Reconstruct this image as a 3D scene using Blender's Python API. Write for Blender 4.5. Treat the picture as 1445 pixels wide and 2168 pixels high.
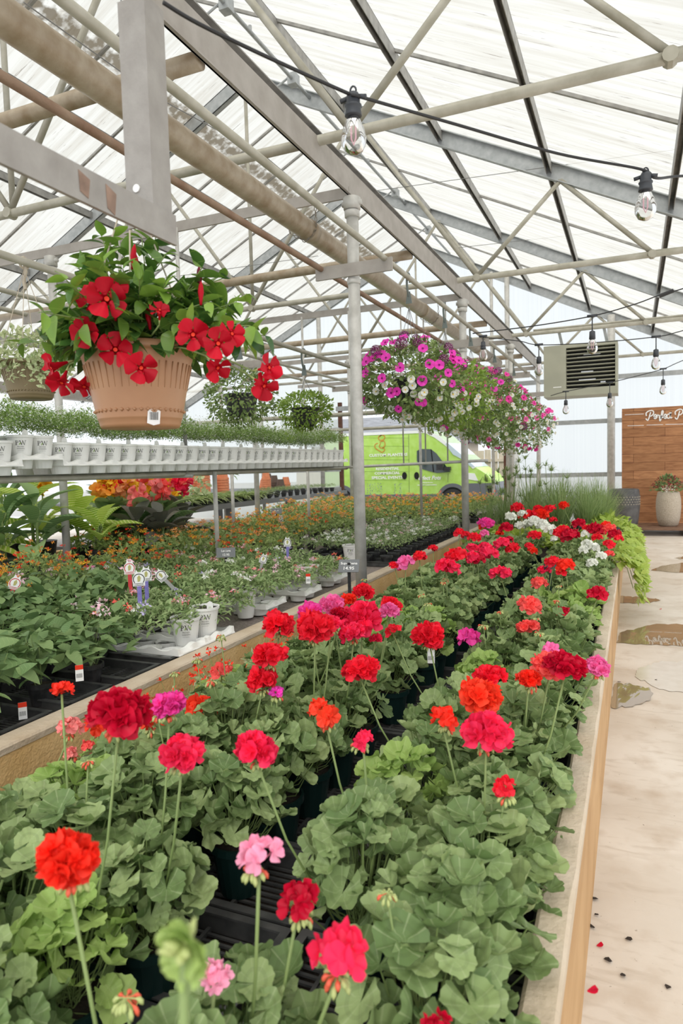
import bpy, math, random
import numpy as np
from mathutils import Vector, Matrix
PI = math.pi
for o in list(bpy.data.objects): bpy.data.objects.remove(o)
S = bpy.context.scene
COL = S.collection
# ---------------------------------------------------------------- camera
EYE = 1.45
F, YAW, PIT, ROLL, CX, CY = 1435.0, math.radians(23.34), math.radians(3.886), math.radians(-1.559), 722.5, 1084.0
fw = np.array([-math.sin(YAW)*math.cos(PIT), math.cos(YAW)*math.cos(PIT), -math.sin(PIT)])
rt = np.array([math.cos(YAW), math.sin(YAW), 0]); up = np.cross(rt, fw)
RR = math.cos(ROLL)*rt + math.sin(ROLL)*up; UU = -math.sin(ROLL)*rt + math.cos(ROLL)*up
cam_d = bpy.data.cameras.new('camera'); cam = bpy.data.objects.new('camera', cam_d); COL.objects.link(cam)
cam.matrix_world = Matrix([[RR[0], UU[0], -fw[0], 0], [RR[1], UU[1], -fw[1], 0], [RR[2], UU[2], -fw[2], EYE], [0, 0, 0, 1]])
cam_d.sensor_fit = 'VERTICAL'; cam_d.sensor_height = 36; cam_d.lens = F/2168*36
cam_d.clip_start = .05; cam_d.clip_end = 200
cam_d.dof.use_dof = True; cam_d.dof.focus_distance = 3.2; cam_d.dof.aperture_fstop = 5.0
S.camera = cam
# ---------------------------------------------------------------- sky, sun, exposure
w = bpy.data.worlds.new('overcast_sky'); S.world = w; w.use_nodes = True
bg = w.node_tree.nodes['Background']; bg.inputs[0].default_value = (.90, .95, 1, 1); bg.inputs[1].default_value = 1.1
sd = bpy.data.lights.new('sun', 'SUN'); sd.energy = 4.2; sd.angle = math.radians(70); sd.color = (1, .965, .92)
so = bpy.data.objects.new('sun', sd); COL.objects.link(so); so.rotation_euler = (math.radians(32), math.radians(12), 0); so.location = (0, -5, 12)
S.view_settings.view_transform = 'Standard'; S.view_settings.look = 'None'; S.view_settings.gamma = 1
S.view_settings.exposure = 0.26
try:
    S.cycles.max_bounces = 10; S.cycles.transparent_max_bounces = 12; S.cycles.diffuse_bounces = 5; S.cycles.sample_clamp_indirect = 8
except Exception: pass

def ray(x, y): return fw*F + RR*(x-CX) - UU*(y-CY)
def atX(x, y, X): r = ray(x, y); return Vector(r*(X/r[0])) + Vector((0, 0, EYE))
def atY(x, y, Y): r = ray(x, y); return Vector(r*(Y/r[1])) + Vector((0, 0, EYE))
def atZ(x, y, Z): r = ray(x, y); return Vector(r*((Z-EYE)/r[2])) + Vector((0, 0, EYE))

# ---------------------------------------------------------------- materials
def mat(name, color, rough=.6, metal=0, var=0, vscale=8, trans=0, bump=0, bscale=40, color2=None, stretch=(1, 1, 1), spec=.5, rndvar=0, coord='Object', emit=0, alpha=1):
    m = bpy.data.materials.new(name); m.use_nodes = True
    nt = m.node_tree; N = nt.nodes; L = nt.links; b = N['Principled BSDF']
    b.inputs['Base Color'].default_value = (*color, 1); b.inputs['Roughness'].default_value = rough
    b.inputs['Metallic'].default_value = metal; b.inputs['Specular IOR Level'].default_value = spec
    out = N['Material Output']; cs = None
    if var or bump:
        tc = N.new('ShaderNodeTexCoord'); mp = N.new('ShaderNodeMapping'); mp.inputs['Scale'].default_value = stretch
        L.new(tc.outputs[coord], mp.inputs[0])
    if var:
        nz = N.new('ShaderNodeTexNoise'); nz.inputs['Scale'].default_value = vscale; nz.inputs['Detail'].default_value = 5
        L.new(mp.outputs[0], nz.inputs['Vector'])
        rp = N.new('ShaderNodeMapRange'); rp.inputs[1].default_value = .5-var*.3; rp.inputs[2].default_value = .5+var*.3
        L.new(nz.outputs['Fac'], rp.inputs[0])
        mx = N.new('ShaderNodeMix'); mx.data_type = 'RGBA'; L.new(rp.outputs[0], mx.inputs['Factor'])
        mx.inputs['A'].default_value = (*color, 1); mx.inputs['B'].default_value = (*(color2 or [c*.55 for c in color]), 1)
        cs = mx.outputs['Result']
    if rndvar:
        at = N.new('ShaderNodeAttribute'); at.attribute_name = 'rnd'
        hs = N.new('ShaderNodeHueSaturation'); hs.inputs['Color'].default_value = (*color, 1)
        if cs: L.new(cs, hs.inputs['Color'])
        mr = N.new('ShaderNodeMapRange'); mr.inputs[3].default_value = 1-rndvar; mr.inputs[4].default_value = 1+rndvar
        L.new(at.outputs['Fac'], mr.inputs[0]); L.new(mr.outputs[0], hs.inputs['Value'])
        cs = hs.outputs[0]
    if cs: L.new(cs, b.inputs['Base Color'])
    if bump:
        n2 = N.new('ShaderNodeTexNoise'); n2.inputs['Scale'].default_value = bscale; n2.inputs['Detail'].default_value = 4
        L.new(mp.outputs[0], n2.inputs['Vector']); bp = N.new('ShaderNodeBump'); bp.inputs['Strength'].default_value = bump; bp.inputs['Distance'].default_value = .01
        L.new(n2.outputs['Fac'], bp.inputs['Height']); L.new(bp.outputs[0], b.inputs['Normal'])
    if trans:
        t = N.new('ShaderNodeBsdfTranslucent'); t.inputs[0].default_value = (*[min(1, c*1.5) for c in color], 1)
        if cs: L.new(cs, t.inputs[0])
        ms = N.new('ShaderNodeMixShader'); ms.inputs[0].default_value = trans
        L.new(b.outputs[0], ms.inputs[1]); L.new(t.outputs[0], ms.inputs[2]); L.new(ms.outputs[0], out.inputs[0])
    if alpha < 1: b.inputs['Alpha'].default_value = alpha
    return m

def leafmat(name, c1, c2, vein, nv=7, rough=.5, trans=.3, zone=0, veinw=.10, rnd=.28, spec=.35):
    """c1/c2 mixed by a random value per leaf; veins fan out along uv.x stripes, zone darkens a ring at a fixed radius"""
    m = bpy.data.materials.new(name); m.use_nodes = True; nt = m.node_tree; N = nt.nodes; L = nt.links
    b = N['Principled BSDF']; out = N['Material Output']
    at = N.new('ShaderNodeAttribute'); at.attribute_name = 'rnd'
    mx = N.new('ShaderNodeMix'); mx.data_type = 'RGBA'; mx.inputs['A'].default_value = (*c1, 1); mx.inputs['B'].default_value = (*c2, 1)
    L.new(at.outputs['Fac'], mx.inputs['Factor'])
    uv = N.new('ShaderNodeUVMap'); sx = N.new('ShaderNodeSeparateXYZ'); L.new(uv.outputs[0], sx.inputs[0])
    def math_(op, a, b_=None):
        n = N.new('ShaderNodeMath'); n.operation = op
        for i, v in enumerate((a, b_)):
            if v is None: continue
            if hasattr(v, 'links'): L.new(v, n.inputs[i])
            else: n.inputs[i].default_value = v
        return n.outputs[0]
    fr = math_('FRACT', math_('MULTIPLY', sx.outputs[0], nv)); d = math_('ABSOLUTE', math_('SUBTRACT', fr, .5))
    v = math_('LESS_THAN', d, veinw)
    m2 = N.new('ShaderNodeMix'); m2.data_type = 'RGBA'; L.new(math_('MULTIPLY', v, .8 if nv == 14 else .38), m2.inputs['Factor'])
    L.new(mx.outputs['Result'], m2.inputs['A']); m2.inputs['B'].default_value = (*vein, 1)
    col = m2.outputs['Result']
    if zone:
        zz = math_('ABSOLUTE', math_('SUBTRACT', sx.outputs[1], .55)); zf = math_('MULTIPLY', math_('LESS_THAN', zz, .09), zone)
        m3 = N.new('ShaderNodeMix'); m3.data_type = 'RGBA'; L.new(zf, m3.inputs['Factor']); L.new(col, m3.inputs['A'])
        m3.inputs['B'].default_value = (c1[0]*.6, c1[1]*.5, c1[2]*.6, 1); col = m3.outputs['Result']
    L.new(col, b.inputs['Base Color']); b.inputs['Roughness'].default_value = rough; b.inputs['Specular IOR Level'].default_value = spec
    t = N.new('ShaderNodeBsdfTranslucent'); L.new(col, t.inputs[0])
    ms = N.new('ShaderNodeMixShader'); ms.inputs[0].default_value = trans
    L.new(b.outputs[0], ms.inputs[1]); L.new(t.outputs[0], ms.inputs[2]); L.new(ms.outputs[0], out.inputs[0])
    return m

def panelmat(name, base, clear, streak=None, ribs=0, soot=False):
    """greenhouse glazing: part clear, part milky; dirt streaks follow the slope"""
    m = bpy.data.materials.new(name); m.use_nodes = True; nt = m.node_tree; N = nt.nodes; L = nt.links
    for n in list(N):
        if n.type != 'OUTPUT_MATERIAL': N.remove(n)
    out = [n for n in N if n.type == 'OUTPUT_MATERIAL'][0]
    tr = N.new('ShaderNodeBsdfTransparent'); tl = N.new('ShaderNodeBsdfTranslucent'); df = N.new('ShaderNodeBsdfDiffuse')
    tc = N.new('ShaderNodeTexCoord'); mp = N.new('ShaderNodeMapping'); L.new(tc.outputs['Object'], mp.inputs[0])
    rgb = N.new('ShaderNodeMix'); rgb.data_type = 'RGBA'; rgb.inputs['A'].default_value = (*base, 1)
    if ribs: mp.inputs['Scale'].default_value = (ribs, 1, .05)
    else: mp.inputs['Scale'].default_value = (.35, 7, .35)
    nz = N.new('ShaderNodeTexNoise'); nz.inputs['Scale'].default_value = 1.6; nz.inputs['Detail'].default_value = 6; nz.inputs['Roughness'].default_value = .65
    L.new(mp.outputs[0], nz.inputs['Vector'])
    r = N.new('ShaderNodeMapRange'); r.inputs[1].default_value = .40; r.inputs[2].default_value = .72; r.inputs[4].default_value = .6 if not ribs else .5
    L.new(nz.outputs['Fac'], r.inputs[0]); L.new(r.outputs[0], rgb.inputs['Factor']); rgb.inputs['B'].default_value = (*(streak or [c*.7 for c in base]), 1)
    col = rgb.outputs['Result']
    if not ribs:      # dark dashes of algae
        mp2 = N.new('ShaderNodeMapping'); mp2.inputs['Scale'].default_value = (1.1, 22, 1.1); L.new(tc.outputs['Object'], mp2.inputs[0])
        n2 = N.new('ShaderNodeTexNoise'); n2.inputs['Scale'].default_value = 1.7; n2.inputs['Detail'].default_value = 7; n2.inputs['Roughness'].default_value = .7; L.new(mp2.outputs[0], n2.inputs['Vector'])
        r2 = N.new('ShaderNodeMapRange'); r2.inputs[1].default_value = .615; r2.inputs[2].default_value = .66; r2.inputs[4].default_value = .75; L.new(n2.outputs['Fac'], r2.inputs[0])
        k = N.new('ShaderNodeMix'); k.data_type = 'RGBA'; L.new(r2.outputs[0], k.inputs['Factor']); L.new(col, k.inputs['A']); k.inputs['B'].default_value = (.16, .13, .10, 1)
        col = k.outputs['Result']
        # brown growth band low on the vent strip left of the ridge (x about -6.1)
        sx = N.new('ShaderNodeSeparateXYZ'); L.new(tc.outputs['Object'], sx.inputs[0])
        n3 = N.new('ShaderNodeTexNoise'); n3.inputs['Scale'].default_value = 9; n3.inputs['Detail'].default_value = 6; L.new(tc.outputs['Object'], n3.inputs['Vector'])
        a1 = N.new('ShaderNodeMath'); a1.operation = 'ADD'; L.new(sx.outputs[0], a1.inputs[0]); a1.inputs[1].default_value = 5.98
        a2 = N.new('ShaderNodeMath'); a2.operation = 'ABSOLUTE'; L.new(a1.outputs[0], a2.inputs[0])
        a3 = N.new('ShaderNodeMapRange'); a3.inputs[1].default_value = .02; a3.inputs[2].default_value = .30; a3.inputs[3].default_value = .50; a3.inputs[4].default_value = -.1; L.new(a2.outputs[0], a3.inputs[0])
        a4 = N.new('ShaderNodeMath'); a4.operation = 'ADD'; L.new(a3.outputs[0], a4.inputs[0]); L.new(n3.outputs['Fac'], a4.inputs[1])
        a5 = N.new('ShaderNodeMapRange'); a5.inputs[1].default_value = .72; a5.inputs[2].default_value = .98; a5.inputs[4].default_value = .85; L.new(a4.outputs[0], a5.inputs[0])
        k2 = N.new('ShaderNodeMix'); k2.data_type = 'RGBA'; L.new(a5.outputs[0], k2.inputs['Factor']); L.new(col, k2.inputs['A']); k2.inputs['B'].default_value = (.10, .075, .04, 1)
        col = k2.outputs['Result']
    L.new(col, tl.inputs[0]); L.new(col, df.inputs[0]); L.new(col, tr.inputs[0])
    m1 = N.new('ShaderNodeMixShader'); m1.inputs[0].default_value = .12; L.new(tl.outputs[0], m1.inputs[1]); L.new(df.outputs[0], m1.inputs[2])
    m2 = N.new('ShaderNodeMixShader'); m2.inputs[0].default_value = clear; L.new(m1.outputs[0], m2.inputs[1]); L.new(tr.outputs[0], m2.inputs[2])
    L.new(m2.outputs[0], out.inputs[0])
    return m

M = {}
M['roof'] = panelmat('milky_glazing', (.60, .595, .56), .44, (.38, .345, .28))
M['poly'] = panelmat('twinwall_sheet', (.93, .94, .93), .40, (.80, .82, .84), ribs=26)
M['galv'] = mat('galvanised_steel', (.50, .52, .53), .45, .35, var=.8, vscale=14, color2=(.34, .36, .37))
M['alu'] = mat('weathered_aluminium', (.42, .41, .39), .5, .2, var=.7, vscale=10, color2=(.24, .235, .225))
M['pipe'] = mat('painted_truss_pipe', (.50, .48, .41), .45, .1, var=.7, vscale=9, color2=(.36, .34, .27))
M['cream'] = mat('cream_heating_pipe', (.54, .47, .37), .38, .05, var=1.1, vscale=9, color2=(.25, .17, .09), bump=.2)
M['rust'] = mat('rusty_pipe', (.38, .28, .20), .7, .1, var=1, vscale=7, color2=(.20, .10, .06), bump=.3, bscale=60)
M['post'] = mat('grey_painted_post', (.62, .61, .58), .45, .15, var=.5, vscale=12, color2=(.48, .47, .44), bump=.08)
M['beam'] = mat('grey_beam_paint', (.44, .41, .38), .55, .1, var=.7, vscale=8, color2=(.34, .31, .28), bump=.1)
M['bracket'] = mat('worn_grey_bracket_paint', (.40, .38, .355), .5, .1, var=1.1, vscale=16, color2=(.27, .25, .23), bump=.25)
M['rustpatch'] = mat('rust_patch', (.36, .24, .18), .8, var=.8, vscale=30)
M['dark'] = mat('black_plastic', (.012, .013, .014), .38, var=.7, vscale=30, color2=(.05, .05, .052))
M['tray'] = mat('dusty_black_tray', (.02, .021, .022), .45, var=1, vscale=14, color2=(.12, .12, .118))
M['potgreen'] = mat('dark_green_pot', (.008, .03, .028), .35)
M['rubber'] = mat('cable_black', (.02, .02, .022), .5)
M['socket'] = mat('socket_rubber', (.05, .055, .065), .5)
M['soil'] = mat('potting_soil', (.05, .035, .025), .95, var=1, vscale=90, color2=(.015, .01, .008), bump=.8, bscale=120)
M['gravel'] = mat('pink_gravel', (.42, .36, .33), .9, var=1, vscale=70, color2=(.16, .13, .12), bump=1, bscale=70)
M['white'] = mat('white_plastic', (.90, .90, .88), .4, rndvar=.03)
M['offwhite'] = mat('white_print', (.93, .93, .92), .5)
M['ink'] = mat('dark_print', (.06, .06, .06), .6)
M['grn'] = mat('leaf_print', (.25, .42, .06), .6)
M['terr'] = mat('terracotta', (.85, .32, .16), .8, var=.5, vscale=12, color2=(.75, .26, .13))
M['terrbrown'] = mat('brown_plastic_pot', (.13, .09, .07), .6)
M['tan'] = mat('tan_plastic_pot', (.52, .285, .15), .42, var=.5, vscale=5, color2=(.44, .23, .12))
M['olive'] = mat('olive_plastic_pot', (.235, .18, .095), .5)
M['slate'] = mat('slate_sign', (.17, .18, .19), .5)
M['string'] = mat('hanging_string', (.55, .48, .38), .8)
M['wire'] = mat('steel_wire', (.25, .25, .25), .4, .6)
M['chain'] = mat('chain_steel', (.28, .25, .21), .5, .5)
M['hook'] = mat('green_grey_hook', (.16, .19, .18), .5)
M['glass'] = mat('van_glass', (.03, .05, .05), .05, spec=.8)
M['wshield'] = mat('windshield_glass', (.50, .62, .68), .08, spec=.8)
M['heater'] = mat('heater_enamel', (.42, .42, .33), .5, var=.3, vscale=3, color2=(.38, .38, .30))
M['black'] = mat('black_inside', (.01, .01, .01), .9)
M['shiny'] = mat('shiny_metal', (.8, .8, .8), .2, 1)
M['lime'] = mat('lime_van_paint', (.42, .68, .10), .3, var=.6, vscale=5, color2=(.52, .78, .2))
M['limew'] = mat('white_van_paint', (.85, .88, .86), .3)
M['bumper'] = mat('grey_bumper', (.14, .15, .17), .5)
M['tyre'] = mat('tyre', (.03, .03, .03), .8)
M['orange'] = mat('logo_orange', (.65, .25, .03), .5)
M['fence'] = mat('weathered_fence', (.50, .44, .36), .9, var=1, vscale=6, stretch=(4, 1, .6), color2=(.33, .28, .22))
M['fencebrown'] = mat('brown_post_wood', (.16, .07, .045), .8, var=.7)
M['siding'] = mat('grey_roofing', (.22, .23, .25), .9, var=.6, vscale=3, stretch=(1, 1, 12))
M['asphalt'] = mat('yard_gravel', (.35, .34, .32), .95, var=.7, vscale=9)
M['petal_wood'] = None
M['stem'] = mat('green_stem', (.22, .30, .10), .6, rndvar=.2)
M['stembrown'] = mat('brown_green_stem', (.25, .22, .08), .6)
M['bud'] = mat('bud_green', (.42, .48, .18), .6, rndvar=.2)
M['budred'] = mat('bud_coral', (.75, .12, .06), .5)
M['stone'] = mat('speckled_stone', (.60, .53, .43), .85, var=1, vscale=60, color2=(.34, .28, .21), bump=.6, bscale=90)
M['charcoal'] = mat('charcoal_ceramic', (.10, .095, .095), .45, var=.4)
M['hose'] = mat('red_plastic', (.7, .05, .04), .5)
M['bluetag'] = mat('blue_violet_tag', (.16, .15, .48), .5, var=.8, vscale=40, color2=(.30, .25, .6))
M['redtag'] = mat('red_tag', (.62, .05, .06), .5)
M['pinktag'] = mat('pink_tag', (.75, .45, .38), .5)
M['greytag'] = mat('grey_tag', (.35, .36, .35), .5)
M['yellow'] = mat('yellow_paint', (.50, .48, .18), .5)
# geranium leaf and other greens
M['gleaf'] = leafmat('geranium_leaf', (.14, .225, .075), (.37, .47, .20), (.45, .53, .29), 7, .55, .22, zone=.18, veinw=.05)
M['gleaf2'] = leafmat('bright_geranium_leaf', (.27, .42, .10), (.40, .54, .16), (.5, .6, .26), 7, .55, .28, zone=.1, veinw=.05)
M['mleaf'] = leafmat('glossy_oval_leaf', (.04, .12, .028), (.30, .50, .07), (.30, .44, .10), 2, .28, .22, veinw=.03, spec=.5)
M['lanleaf'] = leafmat('lantana_leaf', (.20, .30, .08), (.40, .50, .18), (.42, .52, .22), 6, .55, .25, veinw=.08)
M['penleaf'] = leafmat('pentas_leaf', (.13, .23, .085), (.25, .36, .14), (.32, .42, .19), 8, .5, .25, veinw=.07)
M['verbleaf'] = leafmat('fine_grey_green_leaf', (.20, .31, .11), (.40, .50, .23), (.42, .5, .28), 3, .6, .25, veinw=.05)
M['airleaf'] = leafmat('airy_green_leaf', (.20, .33, .08), (.36, .50, .16), (.4, .5, .2), 2, .6, .3, veinw=.05)
M['limeleaf'] = leafmat('lime_vine_leaf', (.32, .45, .06), (.50, .61, .14), (.65, .8, .25), 5, .5, .35, veinw=.06)
M['blackleaf'] = leafmat('blackish_vine_leaf', (.035, .03, .04), (.07, .06, .07), (.1, .08, .09), 5, .5, .15, veinw=.05)
M['grass'] = leafmat('grass_blade', (.17, .27, .08), (.40, .50, .22), (.4, .5, .25), 1, .55, .3, veinw=.05)
M['canstripe'] = leafmat('striped_canna_leaf', (.26, .46, .04), (.46, .64, .08), (.86, .90, .38), 14, .4, .4, veinw=.17)
M['cangreen'] = leafmat('green_canna_leaf', (.12, .23, .08), (.27, .40, .16), (.33, .45, .2), 14, .4, .25, veinw=.07)
M['candark'] = leafmat('bronze_canna_leaf', (.085, .09, .07), (.20, .195, .16), (.24, .23, .19), 14, .35, .18, veinw=.07)
M['varleaf'] = leafmat('cream_edged_leaf', (.26, .36, .14), (.62, .68, .38), (.85, .86, .62), 2, .5, .3, veinw=.28)
M['spider'] = leafmat('striped_strap_leaf', (.24, .38, .10), (.45, .55, .2), (.85, .86, .60), 1, .5, .3, veinw=.22)
M['chart'] = leafmat('chartreuse_leaf', (.45, .62, .05), (.62, .76, .10), (.7, .8, .2), 3, .5, .35, veinw=.06)
M['petleaf'] = leafmat('petunia_leaf', (.13, .21, .06), (.33, .43, .15), (.25, .35, .12), 2, .6, .28, veinw=.06)
M['petleaf2'] = leafmat('light_trailing_leaf', (.20, .33, .05), (.36, .50, .10), (.4, .5, .15), 2, .6, .3, veinw=.06)
PC = dict(red=(.80, .012, .035), crimson=(.62, .004, .035), rose=(.85, .022, .095), scarlet=(.86, .03, .012), orangered=(.86, .055, .02), coral=(.86, .11, .10),
          pink=(.84, .16, .42), magenta=(.82, .055, .36), lightpink=(.87, .35, .50), white=(.88, .89, .83), salmon=(.86, .25, .24),
          hotpink=(.86, .06, .52), purple=(.20, .008, .13), lilac=(.56, .50, .78), orange=(.95, .36, .05), peach=(.88, .42, .20), yellow=(.90, .55, .03),
          cyred=(.75, .02, .04), palepink=(.80, .50, .58), maroon=(.22, .02, .04), mandevilla=(.60, .004, .022))
for k, c in PC.items():
    if c[0] > .7 and k not in ('white',): c = (min(.97, c[0]*1.13), min(.9, c[1]*1.15+.006), min(.9, c[2]*1.15+.006))
    M['p_'+k] = mat('petals_'+k, c, .5, trans=.25, rndvar=.22, spec=.25)

def woodmat(name, c1, c2, sx, plank=None):
    m = bpy.data.materials.new(name); m.use_nodes = True; N = m.node_tree.nodes; L = m.node_tree.links; b = N['Principled BSDF']
    tc = N.new('ShaderNodeTexCoord'); mp = N.new('ShaderNodeMapping'); mp.inputs['Scale'].default_value = sx; L.new(tc.outputs['Object'], mp.inputs[0])
    nz = N.new('ShaderNodeTexNoise'); nz.inputs['Scale'].default_value = 3; nz.inputs['Detail'].default_value = 7; nz.inputs['Distortion'].default_value = .6; L.new(mp.outputs[0], nz.inputs['Vector'])
    r = N.new('ShaderNodeMapRange'); r.inputs[1].default_value = .36; r.inputs[2].default_value = .68; L.new(nz.outputs['Fac'], r.inputs[0])
    mx = N.new('ShaderNodeMix'); mx.data_type = 'RGBA'; L.new(r.outputs[0], mx.inputs['Factor']); mx.inputs['A'].default_value = (*c1, 1); mx.inputs['B'].default_value = (*c2, 1)
    col = mx.outputs['Result']
    if plank:
        br = N.new('ShaderNodeTexBrick'); br.inputs['Scale'].default_value = 1; br.inputs['Brick Width'].default_value = plank[0]; br.inputs['Row Height'].default_value = plank[1]
        br.inputs['Mortar Size'].default_value = .004; br.inputs['Color1'].default_value = (1, 1, 1, 1); br.inputs['Color2'].default_value = (.72, .68, .62, 1); br.inputs['Mortar'].default_value = (.3, .22, .15, 1)
        rot = N.new('ShaderNodeMapping'); rot.inputs['Rotation'].default_value = (PI/2, 0, 0); L.new(tc.outputs['Object'], rot.inputs[0]); L.new(rot.outputs[0], br.inputs['Vector'])
        mm = N.new('ShaderNodeMix'); mm.data_type = 'RGBA'; mm.blend_type = 'MULTIPLY'; mm.inputs['Factor'].default_value = 1; L.new(col, mm.inputs['A']); L.new(br.outputs['Color'], mm.inputs['B']); col = mm.outputs['Result']
    L.new(col, b.inputs['Base Color']); b.inputs['Roughness'].default_value = .6
    return m
M['panelwood'] = woodmat('backdrop_boards', (.56, .27, .12), (.36, .15, .06), (1.5, 1, 9), (1.15, .17))
M['palletwood'] = woodmat('pallet_boards', (.22, .12, .07), (.12, .06, .035), (2, 2, 2))
M['curbface'] = woodmat('tan_form_board', (.60, .37, .17), (.44, .24, .09), (9, .7, 1.6))
def concrete(name, c1, c2, sc, bump, streak=(1, 1, 1)):
    m = mat(name, c1, .75, var=.9, vscale=sc, color2=c2, bump=bump, bscale=55, stretch=streak); return m
M['cap'] = concrete('worn_cap_concrete', (.66, .56, .44), (.50, .39, .27), 5, .5)
M['curbwall'] = mat('pitted_tan_concrete', (.90, .62, .30), .8, var=1, vscale=7, color2=(.70, .43, .16), bump=.5, bscale=60)
def floormat():
    m = bpy.data.materials.new('stained_concrete'); m.use_nodes = True; N = m.node_tree.nodes; L = m.node_tree.links; b = N['Principled BSDF']
    tc = N.new('ShaderNodeTexCoord')
    def noise(sc, det, st=(1, 1, 1), lo=.35, hi=.65, dist=0):
        mp = N.new('ShaderNodeMapping'); mp.inputs['Scale'].default_value = st; L.new(tc.outputs['Object'], mp.inputs[0])
        n = N.new('ShaderNodeTexNoise'); n.inputs['Scale'].default_value = sc; n.inputs['Detail'].default_value = det; n.inputs['Distortion'].default_value = dist; L.new(mp.outputs[0], n.inputs['Vector'])
        r = N.new('ShaderNodeMapRange'); r.inputs[1].default_value = lo; r.inputs[2].default_value = hi; L.new(n.outputs['Fac'], r.inputs[0]); return r.outputs[0]
    def mix(f, a, c):
        x = N.new('ShaderNodeMix'); x.data_type = 'RGBA'; L.new(f, x.inputs['Factor'])
        for k, v in (('A', a), ('B', c)):
            if hasattr(v, 'links'): L.new(v, x.inputs[k])
            else: x.inputs[k].default_value = (*v, 1)
        return x.outputs['Result']
    c = mix(noise(1.6, 6), (.70, .635, .56), (.555, .475, .39))
    c = mix(noise(5, 8, (1, 1, 1), .52, .8), c, (.45, .35, .26))
    c = mix(noise(60, 3, (1, 1, 1), .7, .76), c, (.25, .19, .14))
    c = mix(noise(9, 9, (.6, 1.8, 1), .54, .86, 1.2), c, (.47, .39, .31))
    c = mix(noise(.9, 5, (1, 1, 1), .54, .60, 1.5), c, (.60, .53, .45))
    L.new(c, b.inputs['Base Color']); b.inputs['Roughness'].default_value = .55
    bp = N.new('ShaderNodeBump'); bp.inputs['Strength'].default_value = .25; bp.inputs['Distance'].default_value = .006; L.new(noise(30, 6, (1, 1, 1), 0, 1), bp.inputs['Height']); L.new(bp.outputs[0], b.inputs['Normal'])
    return m
M['floor'] = floormat()
M['puddle'] = mat('rain_puddle', (.30, .22, .13), .015, spec=1.0)
M['puddle'].node_tree.nodes['Principled BSDF'].inputs['IOR'].default_value = 1.65
M['damp'] = mat('damp_ring', (.66, .60, .52), .16, spec=.9, var=.7, vscale=8, color2=(.58, .50, .41))
def bulbglass():
    m = bpy.data.materials.new('bulb_glass'); m.use_nodes = True; N = m.node_tree.nodes; L = m.node_tree.links
    b = N['Principled BSDF']; b.inputs['Base Color'].default_value = (.9, .9, .88, 1); b.inputs['Roughness'].default_value = .05; b.inputs['Metallic'].default_value = 0
    g = N.new('ShaderNodeBsdfGlossy'); g.inputs['Roughness'].default_value = .05; t = N.new('ShaderNodeBsdfTransparent'); t.inputs[0].default_value = (.93, .93, .92, 1)
    lw = N.new('ShaderNodeLayerWeight'); lw.inputs[0].default_value = .35; ms = N.new('ShaderNodeMixShader'); L.new(lw.outputs['Fresnel'], ms.inputs[0]); L.new(t.outputs[0], ms.inputs[1]); L.new(g.outputs[0], ms.inputs[2])
    L.new(ms.outputs[0], N['Material Output'].inputs[0]); return m
M['bulb'] = bulbglass()

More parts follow.
